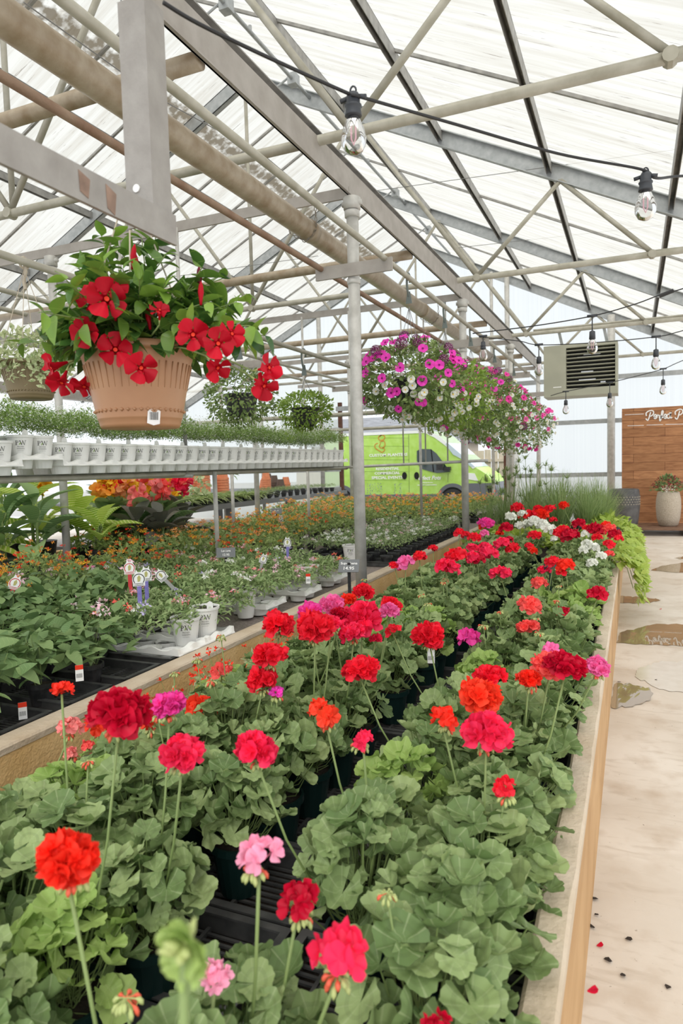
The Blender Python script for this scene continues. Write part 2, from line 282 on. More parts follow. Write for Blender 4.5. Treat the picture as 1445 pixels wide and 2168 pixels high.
# ---------------------------------------------------------------- mesh builder
def unit(v):
    v = np.array(v, float); n = np.linalg.norm(v); return v/n if n > 1e-9 else np.array([0, 0, 1.])
def frame(d, n):
    """columns: side, d, normal"""
    d = unit(d); s = np.cross(d, n); s = unit(s) if np.linalg.norm(s) > 1e-6 else unit(np.cross(d, [1, .3, .2])); n = np.cross(s, d)
    return np.stack([s, d, n], 1)
class MB:
    def __init__(s): s.V = []; s.F = []; s.UV = []; s.R = []; s.Mi = []; s.n = 0
    def add(s, V, Fc, UV=None, rnd=.5, mi=0):
        V = np.asarray(V, float); s.V.append(V); n = s.n
        for f in Fc: s.F.append(tuple(i+n for i in f))
        s.UV.append(np.zeros((len(V), 2)) if UV is None else np.asarray(UV, float))
        s.R += [rnd]*len(Fc); s.Mi += [mi]*len(Fc); s.n += len(V)
    def tpl(s, T, Rm, o, sc=1, rnd=.5, mi=0):
        V, Fc, UV = T; s.add((V*sc)@np.asarray(Rm).T+np.asarray(o), Fc, UV, rnd, mi)
    def box(s, a, b, mi=0, rnd=.5):
        x0, y0, z0 = a; x1, y1, z1 = b
        s.add([(x0, y0, z0), (x1, y0, z0), (x1, y1, z0), (x0, y1, z0), (x0, y0, z1), (x1, y0, z1), (x1, y1, z1), (x0, y1, z1)],
              [(0, 3, 2, 1), (4, 5, 6, 7), (0, 1, 5, 4), (1, 2, 6, 5), (2, 3, 7, 6), (3, 0, 4, 7)], rnd=rnd, mi=mi)
    def bar(s, p, q, wd, h, upv=(0, 0, 1), mi=0):
        """rectangular bar from p to q, wd sideways, h along up"""
        p = np.array(p, float); q = np.array(q, float); R = frame(q-p, upv); sd, n = R[:, 0]*wd/2, R[:, 2]*h/2
        V = [p-sd-n, p+sd-n, p+sd+n, p-sd+n, q-sd-n, q+sd-n, q+sd+n, q-sd+n]
        s.add(V, [(0, 1, 2, 3), (4, 7, 6, 5), (0, 4, 5, 1), (1, 5, 6, 2), (2, 6, 7, 3), (3, 7, 4, 0)], mi=mi)
    def channel(s, p, q, wd, h, t=.008, upv=(0, 0, 1), mi=0):
        """C section open to one side"""
        p = np.array(p, float); q = np.array(q, float); R = frame(q-p, upv); sd, n = R[:, 0], R[:, 2]
        s.bar(p-sd*(wd/2-t/2), q-sd*(wd/2-t/2), t, h, upv, mi)
        for k in (-1, 1): s.bar(p+n*k*(h/2-t/2), q+n*k*(h/2-t/2), wd, t, upv, mi)
    def tube(s, pts, r, n=8, mi=0, cap=True, rnd=.5):
        P = [np.array(p, float) for p in pts]; rs = r if hasattr(r, '__len__') else [r]*len(P)
        V = []; ref = None
        for i, p in enumerate(P):
            d = unit(P[min(i+1, len(P)-1)]-P[max(i-1, 0)])
            if ref is None: ref = np.array([0, 0, 1.]) if abs(d[2]) < .9 else np.array([1., 0, 0])
            a = unit(np.cross(d, ref)); b = np.cross(a, d); ref = b
            for k in range(n):
                t = 2*PI*k/n; V.append(p+(a*math.cos(t)+b*math.sin(t))*rs[i])
        Fc = [(i*n+k, i*n+(k+1) % n, (i+1)*n+(k+1) % n, (i+1)*n+k) for i in range(len(P)-1) for k in range(n)]
        if cap: Fc += [tuple(range(n-1, -1, -1)), tuple((len(P)-1)*n+k for k in range(n))]
        s.add(V, Fc, rnd=rnd, mi=mi)
    def lathe(s, prof, n=24, o=(0, 0, 0), mi=0, rib=None, rnd=.5):
        V = []
        for j, (r, z) in enumerate(prof):
            for k in range(n):
                t = 2*PI*k/n; rr = r*(1+(rib(t, j) if rib else 0)); V.append((o[0]+rr*math.cos(t), o[1]+rr*math.sin(t), o[2]+z))
        Fc = [(j*n+k, j*n+(k+1) % n, (j+1)*n+(k+1) % n, (j+1)*n+k) for j in range(len(prof)-1) for k in range(n)]
        s.add(V, Fc, rnd=rnd, mi=mi)
    def disc(s, o, r, n=20, mi=0):
        s.add([(o[0]+r*math.cos(2*PI*k/n), o[1]+r*math.sin(2*PI*k/n), o[2]) for k in range(n)], [tuple(range(n))], mi=mi)
    def prism(s, poly, axis, a, b, mi=0):
        """poly in the other two axes, extruded along axis from a to b"""
        n = len(poly)
        def P(u, v, t): return (t, u, v) if axis == 0 else (u, t, v) if axis == 1 else (u, v, t)
        s.add([P(u, v, a) for u, v in poly]+[P(u, v, b) for u, v in poly], [tuple(range(n)), tuple(range(2*n-1, n-1, -1))]+[(i, (i+1) % n, n+(i+1) % n, n+i) for i in range(n)], mi=mi)
    def mesh(s, name, mats, smooth=False):
        me = bpy.data.meshes.new(name); V = np.concatenate(s.V); UV = np.concatenate(s.UV)
        me.from_pydata(V.tolist(), [], s.F)
        for m in (mats if isinstance(mats, (list, tuple)) else [mats]): me.materials.append(m)
        me.polygons.foreach_set('material_index', s.Mi)
        if smooth: me.polygons.foreach_set('use_smooth', [True]*len(s.F))
        uvl = me.uv_layers.new(name='UVMap'); li = np.empty(len(me.loops), 'i'); me.loops.foreach_get('vertex_index', li)
        uvl.data.foreach_set('uv', UV[li].ravel())
        at = me.attributes.new('rnd', 'FLOAT', 'FACE'); at.data.foreach_set('value', np.array(s.R, 'f'))
        me.update(); return me
    def obj(s, name, mats, parent=None, loc=None, smooth=False):
        return put(name, s.mesh(name, mats, smooth), parent, loc)
def put(name, me, parent=None, loc=None, rotz=0, sc=None):
    o = bpy.data.objects.new(name, me); COL.objects.link(o)
    if parent: o.parent = parent
    if loc is not None: o.location = loc
    if rotz: o.rotation_euler[2] = rotz
    if sc is not None: o.scale = (sc, sc, sc) if not hasattr(sc, '__len__') else sc
    return o
def tag(o, label, cat, group=None, kind=None):
    if label: o['label'] = label
    if cat: o['category'] = cat
    if group: o['group'] = group
    if kind: o['kind'] = kind
    return o
def thing(name, label, cat, loc=(0, 0, 0), rotz=0, group=None):
    o = bpy.data.objects.new(name, None); COL.objects.link(o); o.location = loc; o.rotation_euler[2] = rotz; o.empty_display_size = .1
    return tag(o, label, cat, group)
def struct(o): o['kind'] = 'structure'; return o
def recolor(me, mats):
    c = me.copy(); c.materials.clear()
    for m in mats: c.materials.append(m)
    return c
ORD = 'first second third fourth fifth sixth seventh eighth ninth tenth eleventh twelfth thirteenth fourteenth fifteenth sixteenth seventeenth eighteenth nineteenth twentieth'.split()
def nth(i):
    if i < 20: return ORD[i]
    t = (i+1)//10; u = (i+1) % 10
    tens = ['', '', 'twenty', 'thirty', 'forty', 'fifty', 'sixty', 'seventy']; tth = ['', '', 'twentieth', 'thirtieth', 'fortieth', 'fiftieth', 'sixtieth', 'seventieth']
    return tth[t] if u == 0 else tens[t]+'-'+ORD[u-1]
RNG = random.Random(7)
def U(a, b): return RNG.uniform(a, b)
def rdir(zmin=-1):
    while True:
        v = np.array([U(-1, 1), U(-1, 1), U(-1, 1)]); n = np.linalg.norm(v)
        if .1 < n <= 1 and v[2]/n >= zmin: return v/n
# leaf templates: local x side, y forward, z normal
def t_gleaf(seed):
    r = random.Random(seed); n = 54; rings = [0, .3, .62, .86, 1.0]; V = [(0, 0, -.10)]; UV = [(.5, 0)]; ph = r.uniform(0, 6); k = r.choice((4, 5, 5, 6)); amp = r.uniform(.07, .17); cup = r.uniform(-.25, .38); fold = r.uniform(0, .25)
    for q in rings[1:]:
        for i in range(n):
            a = (i/(n-1)-.5)*2*math.radians(168); sc = 1-.15*(1-abs(math.cos(a*3.2))**.55)*(q > .7)+(.028*math.cos(a*16+ph))*(q > .95)
            rr = q*sc; z = cup*q*q-.1*(1-q)+amp*q*q*math.sin(k*a+ph)+.03*q*math.cos(7*a)+fold*abs(math.sin(a))*q+.03*q**3*math.sin(11*a)
            V.append((rr*math.sin(a), rr*math.cos(a), z)); UV.append((i/(n-1), q))
    Fc = [(0, 1+i, 2+i) for i in range(n-1)]
    for j in range(len(rings)-2):
        for i in range(n-1): a = 1+j*n+i; Fc.append((a, a+n, a+n+1, a+1))
    return np.array(V), [tuple(reversed(f)) for f in Fc], np.array(UV)
def t_oval(st=5, wmax=.5, fold=.12, curl=.25, peak=.45, tipw=0, veins=True):
    V = []; UV = []
    for j in range(st+1):
        t = j/st; wv = wmax*(math.sin(PI*t**(.7 if peak < .5 else 1.2))**.8 if 0 < t < 1 else 0)*.5+.012; z = -curl*t*t
        for k, sx in enumerate((-1, 0, 1)): V.append((sx*wv, t, z+abs(sx)*fold*wv*2)); UV.append((t*.9+(.05*abs(sx)) if veins else .5+.45*sx, abs(sx)))
    Fc = []
    for j in range(st):
        for k in range(2): a = j*3+k; Fc.append((a, a+1, a+4, a+3))
    return np.array(V), Fc, np.array(UV)
def t_petal(seed, wide=.9, ruf=.12, cup=.2):
    r = random.Random(seed); V = []; UV = []; ph = r.uniform(0, 6); nu = 4; nv = 3
    for j in range(nv+1):
        t = j/nv
        for i in range(nu+1):
            u = i/nu*2-1; wv = wide*.5*(.18+.9*math.sin(min(t*1.0, 1)*PI*.62)); y = t*(1-.18*u*u*t); z = cup*t*t+ruf*t*math.sin(3.2*u+ph)-.08*u*u
            V.append((u*wv, y, z)); UV.append((u*.5+.5, t))
    Fc = [(j*(nu+1)+i, j*(nu+1)+i+1, (j+1)*(nu+1)+i+1, (j+1)*(nu+1)+i) for j in range(nv) for i in range(nu)]
    return np.array(V), Fc, np.array(UV)
GL = [t_gleaf(i) for i in range(6)]; PT = [t_petal(i) for i in range(5)]; PTr = [t_petal(i+9, .85, .2, .35) for i in range(5)]
OV = t_oval(5, .55, .15, .25); OVL = t_oval(4, .34, .1, .3); OV1 = t_oval(2, .5, .1, .15); STRAP = t_oval(7, .09, .3, .9, veins=False)
SM = (np.array([(0, 0, 0), (-.28, .5, .04), (0, 1, -.05), (.28, .5, .04)]), [(0, 1, 2, 3)], np.array([(.5, 0), (0, .5), (.5, 1), (1, .5)]))

# ================================================================ STRUCTURE
RX, RZ = -5.05, EYE+5.58       # ridge
XR, XL = 2.3, -12.4
def roofz(x): return RZ-(.49 if x > RX else .5)*abs(x-RX)
Y0, Y1 = -3.0, 16.95
m = MB(); m.add([(-14, -4, 0), (8, -4, 0), (8, 17.2, 0), (-14, 17.2, 0)], [(0, 1, 2, 3)]); struct(m.obj('floor', M['floor']))
m = MB(); m.add([(-40, 17.2, -.01), (30, 17.2, -.01), (30, 60, -.01), (-40, 60, -.01)], [(0, 1, 2, 3)]); tag(struct(m.obj('ground', M['asphalt'])), 'gravel yard outside beyond the greenhouse end wall', 'ground')
m = MB()
for xe in (XR, XL):
    m.add([(RX, Y0, RZ), (xe, Y0, roofz(xe)), (xe, Y1, roofz(xe)), (RX, Y1, RZ)], [(0, 1, 2, 3)])
o = struct(m.obj('ceiling', M['roof']))
M['sidepoly'] = panelmat('side_wall_sheet', (.96, .97, .97), .74, (.86, .88, .90), ribs=8)
def wallpoly(name, pts):
    m = MB(); m.add(pts, [tuple(range(len(pts)))]); return struct(m.obj(name, M['sidepoly']))
zl, zr = roofz(XL), roofz(XR)
wallpoly('wall_left', [(XL, Y0, 0), (XL, Y1, 0), (XL, Y1, zl), (XL, Y0, zl)])
wallpoly('wall_right', [(XR, Y0, 0), (XR, Y1, 0), (XR, Y1, zr), (XR, Y0, zr)])
# end wall with the open doorway (x -6.9..-2.85, up to z 3.15)
DX0, DX1, DZ = -7.25, -2.8, 2.95
m = MB(); yy = Y1
m.add([(XL, yy, 0), (DX0, yy, 0), (DX0, yy, roofz(DX0)), (XL, yy, zl)], [(0, 1, 2, 3)])
m.add([(DX0, yy, DZ), (DX1, yy, DZ), (DX1, yy, roofz(DX1)), (RX, yy, RZ), (DX0, yy, roofz(DX0))], [(0, 1, 2, 3, 4)])
m.add([(DX1, yy, 0), (XR, yy, 0), (XR, yy, zr), (DX1, yy, roofz(DX1))], [(0, 1, 2, 3)])
struct(m.obj('wall_back', M['poly']))
# end wall framing
G = 'end wall framing'
def member(name, label, cat, build, material, group=None, smooth=False):
    m = MB(); build(m); return tag(m.obj(name, material, smooth=smooth), label, cat, group)
yg = Y1-.08
for i, z in enumerate((EYE+1.86, EYE+.87, EYE-.36)):
    nm = ('top', 'middle', 'lowest')[i]
    member('wall_girt', f'{nm} horizontal rail across the end wall right of the doorway', 'rail', lambda m: m.bar((DX1, yg, z), (XR, yg, z), .09, .10), M['galv'], G)
for i, z in enumerate((EYE+.98, EYE-.1, EYE-.62)):
    nm = ('top', 'middle', 'lowest')[i]
    member('wall_girt', f'{nm} horizontal rail across the end wall left of the doorway', 'rail', lambda m: m.bar((XL, yg, z), (DX0, yg, z), .09, .10), M['galv'], G)
for i, (x, r, lb) in enumerate(((-2.78, .06, 'post standing just right of the doorway at the far end wall'), (-.47, .085, 'thick round post before the end wall beside the wooden backdrop'), (-9.6, .05, 'slim post at the end wall far left of the doorway'), (-3.15, .04, 'slim post at the right jamb of the doorway'), (-7.75, .06, 'round post left of the doorway at the end wall'), (-10.9, .05, 'post by the left corner of the end wall'))):
    member('end_post', lb, 'post', lambda m: m.tube([(x, yg-.12, 0), (x, yg-.12, roofz(x)-.1)], r, 12), M['post'], G, True)
for i, x in enumerate((-7.3, -6.95)):
    member('door_post', ('left brown timber post at the doorway edge', 'right brown timber post at the doorway edge')[i], 'post', lambda m: m.box((x, yg-.02, 0), (x+.1, yg+.06, DZ+.2)), M['fencebrown'], G)
member('door_lintel', 'steel lintel across the top of the far doorway', 'beam', lambda m: m.bar((DX0-.1, yg, DZ+.03), (DX1+.1, yg, DZ+.03), .08, .12), M['galv'], G)
# trusses
def truss(Y, label):
    t = thing('roof_truss', label, 'roof truss', (0, Y, 0), group='roof trusses')
    for sgn, xe, nm in ((1, XR, 'right'), (-1, XL, 'left')):
        m = MB(); m.channel((RX, 0, RZ-.12), (xe, 0, roofz(xe)-.12), .07, .19, .012); m.obj('rafter', M['galv'], t)
    zc = EYE+2.3; m = MB(); m.tube([(XL+.3, 0, zc), (XR-.2, 0, zc)], .036, 10); m.obj('bottom_chord', M['pipe'], t, smooth=True)
    bots = [-5.18, -1.80, .19]; tops = [-3.4, -.8, 1.25]
    def web(a, b):
        m = MB(); m.tube([a, b], .028, 8); m.obj('web', M['pipe'], t, smooth=True)
    for s in (1, -1):
        B = [RX+s*(b-RX) if b != -5.18 else RX for b in bots]; T = [RX+s*(b-RX) for b in tops]
        for i in range(3):
            web((B[i], .0, zc+.02), (T[i], .0, roofz(T[i])-.2))
            if i < 2: web((T[i], .0, roofz(T[i])-.2), (B[i+1], .0, zc+.02))
    m = MB(); m.tube([(RX, .03, zc), (RX, .03, RZ-.2)], .026, 8); m.obj('king_post', M['pipe'], t, smooth=True)
    for s in (1, -1):
        for b in bots[(s < 0):]:
            x = RX+s*(b-RX) if b != -5.18 else RX
            m = MB(); m.tube([(x, -.045, zc), (x, .045, zc)], .045, 10); m.obj('node_plate', M['pipe'], t)
    return t
for Y, lb in ((.42, 'nearest roof truss almost above the camera'), (4.52, 'second roof truss, its bottom pipe crossing above the near light bulb'), (8.65, 'third roof truss counted from the camera, over the petunia baskets'), (12.86, 'fourth roof truss, the one the heater hangs from'), (16.8, 'farthest roof truss against the end wall')):
    truss(Y, lb)
# purlins along the house
def purlin(x, label, wd=.07, h=.13, dz=-.09, mt='alu'):
    member('purlin', label, 'purlin', lambda m: m.channel((x, Y0, roofz(x)+dz), (x, Y1-.1, roofz(x)+dz), h, wd, .006, (1, 0, 0)), M[mt], 'purlins under the roof')
for x, lb in ((-3.57, 'purlin nearest the ridge on the right roof slope'), (-2.25, 'second purlin down from the ridge on the right slope'), (-.93, 'third purlin down from the ridge on the right slope'), (.38, 'fourth purlin down on the right slope, above the aisle'), (1.62, 'lowest purlin on the right slope near the eave'),
              (-6.2, 'purlin nearest the ridge on the left slope, edged with brown growth'), (-6.75, 'second purlin on the left slope, just below the stained strip'), (-7.9, 'third purlin down from the ridge on the left slope'), (-9.3, 'fourth purlin down from the ridge on the left slope'), (-10.9, 'fifth purlin down on the left slope near the eave')):
    purlin(x, lb, .06 if x > RX else .07, .13 if x > RX else .1)
member('ridge_beam', 'long steel ridge beam along the roof peak', 'beam', lambda m: m.bar((RX, Y0, RZ-.05), (RX, Y1, RZ-.05), .1, .1), M['alu'])
member('eave_gutter', 'left eave gutter running along the far side wall', 'gutter', lambda m: m.bar((XL+.1, Y0, zl-.05), (XL+.1, Y1, zl-.05), .2, .22), M['beam'])
member('eave_gutter', 'right eave gutter over the aisle side wall', 'gutter', lambda m: m.bar((XR-.05, Y0, zr-.05), (XR-.05, Y1, zr-.05), .2, .2), M['beam'])
# glazing bars, one object per slope side pair
k = 0; y = Y0+.5
while y < Y1:
    for xe, sd in ((XR, 'right'), (XL, 'left')):
        if sd == 'right' and k % 4 not in (1, ): continue
        m = MB(); m.bar((RX, y, RZ-.02), (xe, y, roofz(xe)-.02), .035, .03); tag(m.obj('glazing_bar', M['alu']), f'thin glazing bar on the {sd} roof slope, {nth(k)} from the near end', 'glazing bar', 'thin glazing bars')
    y += 1.03 if k % 4 != 3 else 1.06; k += 1
# ridge vent shaft with arms
t = thing('vent_shaft', 'long ridge vent drive shaft with crossed arms under the roof peak', 'vent gear', (0, 0, 0))
vx, vz = -4.05, EYE+5.0
m = MB(); m.tube([(vx, Y0+1, vz), (vx, Y1-.6, vz)], .024, 8); m.obj('shaft', M['galv'], t, smooth=True)
for i, yy in enumerate((3.1, 6.62, 8.2, 10.4, 12.3, 14.5)):
    m = MB(); m.tube([(vx-.42, yy-.1, vz+.3-.5), (vx+.12, yy+.05, vz+.18)], .014, 6); m.box((vx-.06, yy-.06, vz-.07), (vx+.06, yy+.06, vz+.07)); m.tube([(vx, yy+.5, vz), (vx, yy+.5, roofz(vx)-.02)], .02, 6); m.obj('vent_arm', M['galv'], t)

# ---- post row under the hanging rails
PX = -2.02; PY = (5.05, 8.78, 12.5, 16.3); ZT = EYE+2.11; GP = 'support posts along the middle concrete wall'
def post(x, y, zb, zt, r, label, fl=True, group=GP):
    t = thing('support_post', label, 'post', (x, y, zb), group=group)
    m = MB(); m.tube([(0, 0, 0), (0, 0, zt-zb)], r, 20); m.obj('shaft', M['post'], t, smooth=True)
    if fl:
        m = MB(); m.lathe([(r, 0), (r+.012, .003), (r+.014, .05), (r+.004, .055)], 18, (0, 0, zt-zb-.16)); m.lathe([(r+.002, 0), (r+.02, .002), (r+.022, .09), (r, .1)], 18, (0, 0, zt-zb-.1)); m.tube([(-.08, 0, zt-zb-.05), (.08, 0, zt-zb-.05)], .022, 8); m.obj('collar', M['post'], t, smooth=True)
    m = MB(); m.lathe([(r, 0), (r+.006, .002), (r+.006, .04), (r, .042)], 18, (0, 0, EYE+1.52-.1-zb)); m.obj('sleeve', M['post'], t, smooth=True)
    return t
for i, y in enumerate(PY):
    post(PX, y, .0, ZT-.02, .046, ('nearest thick grey support post rising behind the slate price sign', 'second support post from the camera, in front of the petunia baskets', 'third support post from the camera in that row', 'farthest support post of that row near the heater')[i])
for i, y in enumerate(PY[:3]):
    post(-5.15, y, 0, ZT-.02, .038, ('grey post standing before the striped canna leaves', 'grey post under the right end of the white pot shelf', 'far grey post behind the lantana bed')[i], group='posts along the middle of the left beds')
# flat beam on top of posts
t = thing('header_beam', 'long flat grey steel beam on top of the post row', 'beam', (0, 0, 0))
m = MB(); m.bar((PX-.03, Y0, ZT+.105), (PX-.03, 16.6, ZT+.105), .012, .21); m.bar((PX-.02, Y0, ZT+.004), (PX-.02, 16.6, ZT+.004), .03, .008); m.obj('plate', M['beam'], t)
m = MB(); m.channel((PX-.09, Y0, ZT+.27), (PX-.09, 16.6, ZT+.27), .06, .07, .008); m.obj('channel', M['alu'], t)
# cross arms
def arm(y, z, x0, x1, h, label, th=.02, mt='beam'):
    m = MB(); m.bar((x0, y, z), (x1, y, z), th, h); m.obj
    return tag(m.obj('crossbar', M[mt]), label, 'cross bar', 'cross bars on the posts')
for i, y in enumerate(PY):
    arm(y+.01, EYE+2.13, -8.2, PX-.02, .085, f'long flat cross bar spanning left from the {nth(i)} post of the middle row')
    arm(y-.055, EYE+1.52, -2.32, -1.68, .10, f'short flat bar holding the hanging rails on the {nth(i)} post of the middle row')
for i, y in enumerate(PY[:3]):
    arm(y-.048, EYE+1.52, -5.50, -4.80, .10, f'short flat bar holding rails on the {nth(i)} post of the left row')
# pipes
def pipe(name, a, b, r, mt, label, group='overhead pipes', n=16):
    m = MB(); m.tube([a, b], r, n); return tag(m.obj(name, M[mt], smooth=True), label, 'pipe', group)
Ye = 16.2
pipe('hanging_rail', (-1.74, Y0, EYE+1.565), (-1.74, 14.4, EYE+1.565), .022, 'pipe', 'thin round rail the petunia baskets hang from')
pipe('rusty_pipe', (-2.27, Y0, EYE+1.555), (-2.27, 14.2, EYE+1.555), .022, 'rust', 'thin rusty brown pipe running beneath the big cream pipe')
pipe('hanging_rail', (-2.9, Y0, EYE+1.10), (-2.9, 12, EYE+1.10), .02, 'pipe', 'thin rail carrying the variegated basket and green baskets')
pipe('hanging_rail', (-4.9, Y0, EYE+1.56), (-4.9, 14, EYE+1.56), .022, 'pipe', 'right rail of the pair on the left post row')
pipe('hanging_rail', (-5.45, Y0, EYE+1.56), (-5.45, 14, EYE+1.56), .022, 'pipe', 'left rail of the pair on the left post row')
t = thing('heating_pipe', 'big cream heating pipe running the length of the house', 'pipe', (-2.44, 0, EYE+1.925))
m = MB(); m.tube([(0, Y0, 0), (0, 13.6, 0)], .082, 24); m.obj('pipe', M['cream'], t, smooth=True)
for yy in (1.9, 5.15, 8.4, 11.6):
    m = MB(); m.tube([(0, yy-.05, 0), (0, yy+.05, 0)], .088, 24); m.obj('coupling', M['cream'], t, smooth=True)
for i, y in enumerate((3.12, 6.8, 10.65, 14.3)):
    pipe('cross_pipe', (-8.6, y, EYE+2.13), (PX-.06, y, EYE+2.13), .048, 'cream', f'cream pipe running crosswise above the beds, {nth(i)} from the camera', 'crosswise pipes')
for i, y in enumerate((8.83, 12.55)):
    pipe('cross_pipe', (-9, y, EYE+.72), (PX, y, EYE+.72), .03, 'pipe', ('nearer', 'farther')[i]+' low crosswise rail behind the white pot shelf', 'low crosswise rails')
# chains
def chain(pts, label, r=.006, L=.035):
    m = MB(); P = [np.array(p, float) for p in pts]
    for a, b in zip(P[:-1], P[1:]):
        d = b-a; n = max(2, int(np.linalg.norm(d)/L)); R = frame(d, (0, 1, .1))
        for k in range(n):
            c = a+d*((k+.5)/n); sx = R[:, 0] if k % 2 else R[:, 2]; dy = R[:, 1]
            m.tube([c+dy*.02*math.cos(t)+sx*.010*math.sin(t) for t in np.linspace(0, 2*PI, 7)], r*.6, 5, cap=False)
    return tag(m.obj('chain', M['chain']), label, 'chain', 'pipe hanger chains')
for i, y in enumerate(PY[:3]):
    zt = EYE+2.1; zp = EYE+1.925
    chain([(-2.62, y+.02, zt), (-2.58, y+.03, zp-.02), (-2.44, y+.03, zp-.105), (-2.345, y+.03, zp-.02)], f'chain looped under the big pipe at the {nth(i)} post')
    chain([(-2.345, y+.02, zt+.02), (-2.345, y+.03, zp+.0)], f'straight chain beside the big pipe at the {nth(i)} post')
# wires
def wire(pts, r, label, mt='wire', name='wire', cat='wire', group='thin wires'):
    m = MB(); m.tube(pts, r, 5); return tag(m.obj(name, M[mt]), label, cat, group)
wire([atX(50, 5, -3.1), atX(330, 205, -3.1), atX(560, 330, -3.1), (-3.1, 12, EYE+2.75)], .004, 'thin wire above the big pipe on the left')
wire([(-3.4, 8.62, EYE+3.6), (3, 8.62, EYE+3.25)], .004, 'thin taut wire crossing under the third truss')
wire([(-3.0, 12.8, EYE+4.0), (3, 12.8, EYE+3.75)], .005, 'thin taut wire crossing under the fourth truss')
wire([(-7.5, 5.0, EYE+1.75), (-4, 8.7, EYE+2.9)], .004, 'thin slanting wire on the left behind the hanging basket')

# near corner bracket
t = thing('steel_bracket', 'worn grey steel corner bracket hanging close to the camera', 'bracket', (-.93, 1.25, EYE))
m = MB(); m.prism([(-1.05, .495), (-1.05, .556), (.013, .556), (.013, .492)], 0, .0015, .010); m.obj('arm_plate', M['bracket'], t)
m = MB(); m.prism([(-.068, -.052), (.001, -.052), (.001, .012), (-.005, .012), (-.005, -.046), (-.068, -.046)], 2, .52, .985); m.obj('upright', M['bracket'], t)
# white disc painted for the brightness seen through the bolt hole
c = atY(289, 399, 1.197); m = MB(); m.tube([(c.x+.93, -.0525, c.z-EYE), (c.x+.93, -.055, c.z-EYE)], .0085, 14); m.obj('bright_hole_disc', M['offwhite'], t, smooth=False)
m = MB()
for (px, py, h) in ((175, 392, .022), (232, 425, .026)):
    c = atX(px, py, -.924); y, z = c.y-1.25, c.z-EYE
    m.prism([(y-.012, z-h*.7), (y+.008, z-h), (y+.014, z+h*.6), (y-.014, z+h)], 0, .0102, .0112)
m.obj('rust_patch', M['rustpatch'], t)

# ---- concrete beds
WX = -.121; WT = .485; MWX = -2.06; MWT = .485
def curb(name, x0, x1, y0, y1, zt, label, facemat, capmat):
    t = thing(name, label, 'raised bed wall', (0, 0, 0), group='raised bed walls')
    m = MB(); m.box((x0, y0, 0), (x1, y1, zt-.03)); m.obj('face', facemat, t)
    # uneven cast cap
    m = MB(); n = max(1, int((y1-y0)/.12)); V = []; r = random.Random(3)
    for i in range(n+1):
        y = y0+(y1-y0)*i/n; d = r.uniform(-.003, .003)
        V += [(x0-.006, y, zt-.03), (x0-.004+d, y, zt-.006), (x0+.004+d, y, zt+d*.5), (x1-.004+d, y, zt), (x1+.003+d*.6, y, zt-.008), (x1+.004, y, zt-.03)]
    Fc = [(i*6+k, i*6+k+1, (i+1)*6+k+1, (i+1)*6+k) for i in range(n) for k in range(5)]
    m.add(V, [tuple(reversed(f)) for f in Fc]); m.obj('cap', capmat, t)
    return t
curb('bed_wall', WX-.062, WX, -1.5, 11.6, WT, 'low tan concrete bed wall beside the aisle with worn cap', M['curbface'], M['cap'])
curb('bed_wall', MWX-.10, MWX, -1.5, 14.5, MWT, 'middle tan concrete wall between the geranium bed and the left bed', M['curbwall'], M['cap'])
curb('bed_wall', -1.9, -.18, 11.5, 11.6, .47, 'short end wall closing the geranium bed behind the grasses', M['curbwall'], M['cap'])
m = MB(); m.add([(MWX, -1.5, .27), (WX-.06, -1.5, .27), (WX-.06, 11.5, .27), (MWX, 11.5, .27)], [(0, 1, 2, 3)]); tag(struct(m.obj('bed_ground', M['soil'])), 'dark ground of the geranium bed', 'ground')
m = MB(); m.add([(-6.6, -1.5, .42), (MWX-.1, -1.5, .42), (MWX-.1, 14.5, .42), (-6.6, 14.5, .42)], [(0, 1, 2, 3)]); tag(struct(m.obj('gravel_bed', M['gravel'])), 'pinkish gravel surface of the left bed', 'gravel')
m = MB(); m.add([(-8.5, -1.5, .3), (-6.7, -1.5, .3), (-6.7, 8.0, .3), (-8.5, 8.0, .3)], [(0, 1, 2, 3)]); tag(struct(m.obj('dark_ground', M['soil'])), 'dark strip added over the floor beyond the left bed', 'ground')  # strip added to darken the bright floor seen behind the cannas
m = MB(); m.box((-6.7, -1.5, 0), (-6.6, 14.5, .48)); tag(struct(m.obj('bed_wall_left', M['curbwall'])), 'far left concrete edge of the left bed', 'raised bed wall')

# puddles
def blob(poly, z, name, mt, label):
    m = MB(); n = len(poly); P = []
    r = random.Random(len(label))
    for i in range(n):
        a = Vector(poly[i]); b = Vector(poly[(i+1) % n])
        for k in range(6):
            p = a.lerp(b, k/6); P.append((p.x+r.uniform(-.006, .006), p.y+r.uniform(-.03, .03), z))
    m.add(P, [tuple(range(len(P)))]); return tag(m.obj(name, mt), label, 'puddle', 'rain puddles on the aisle')
def fl(pts): return [(p.x, p.y) for p in (atZ(x, y, 0) for x, y in pts)]
blob(fl([(1300, 1277), (1312, 1262), (1345, 1264), (1380, 1267), (1400, 1271), (1375, 1276), (1340, 1278)])[::-1], .003, 'puddle', M['puddle'], 'narrow brown puddle beside the bed wall')
blob(fl([(1306, 1362), (1310, 1340), (1345, 1332), (1380, 1323), (1430, 1321), (1500, 1325), (1500, 1368), (1440, 1368), (1380, 1366)])[::-1], .003, 'puddle', M['puddle'], 'wide brown puddle reflecting the backdrop lettering')
blob(fl([(1376, 1208), (1400, 1198), (1440, 1192), (1500, 1190), (1500, 1214), (1430, 1213)])[::-1], .003, 'puddle', M['puddle'], 'brown puddle farther up the aisle at the right edge')
blob(fl([(1425, 1182), (1450, 1178), (1500, 1178), (1500, 1184), (1440, 1184)])[::-1], .003, 'puddle', M['puddle'], 'smallest and farthest puddle on the aisle')
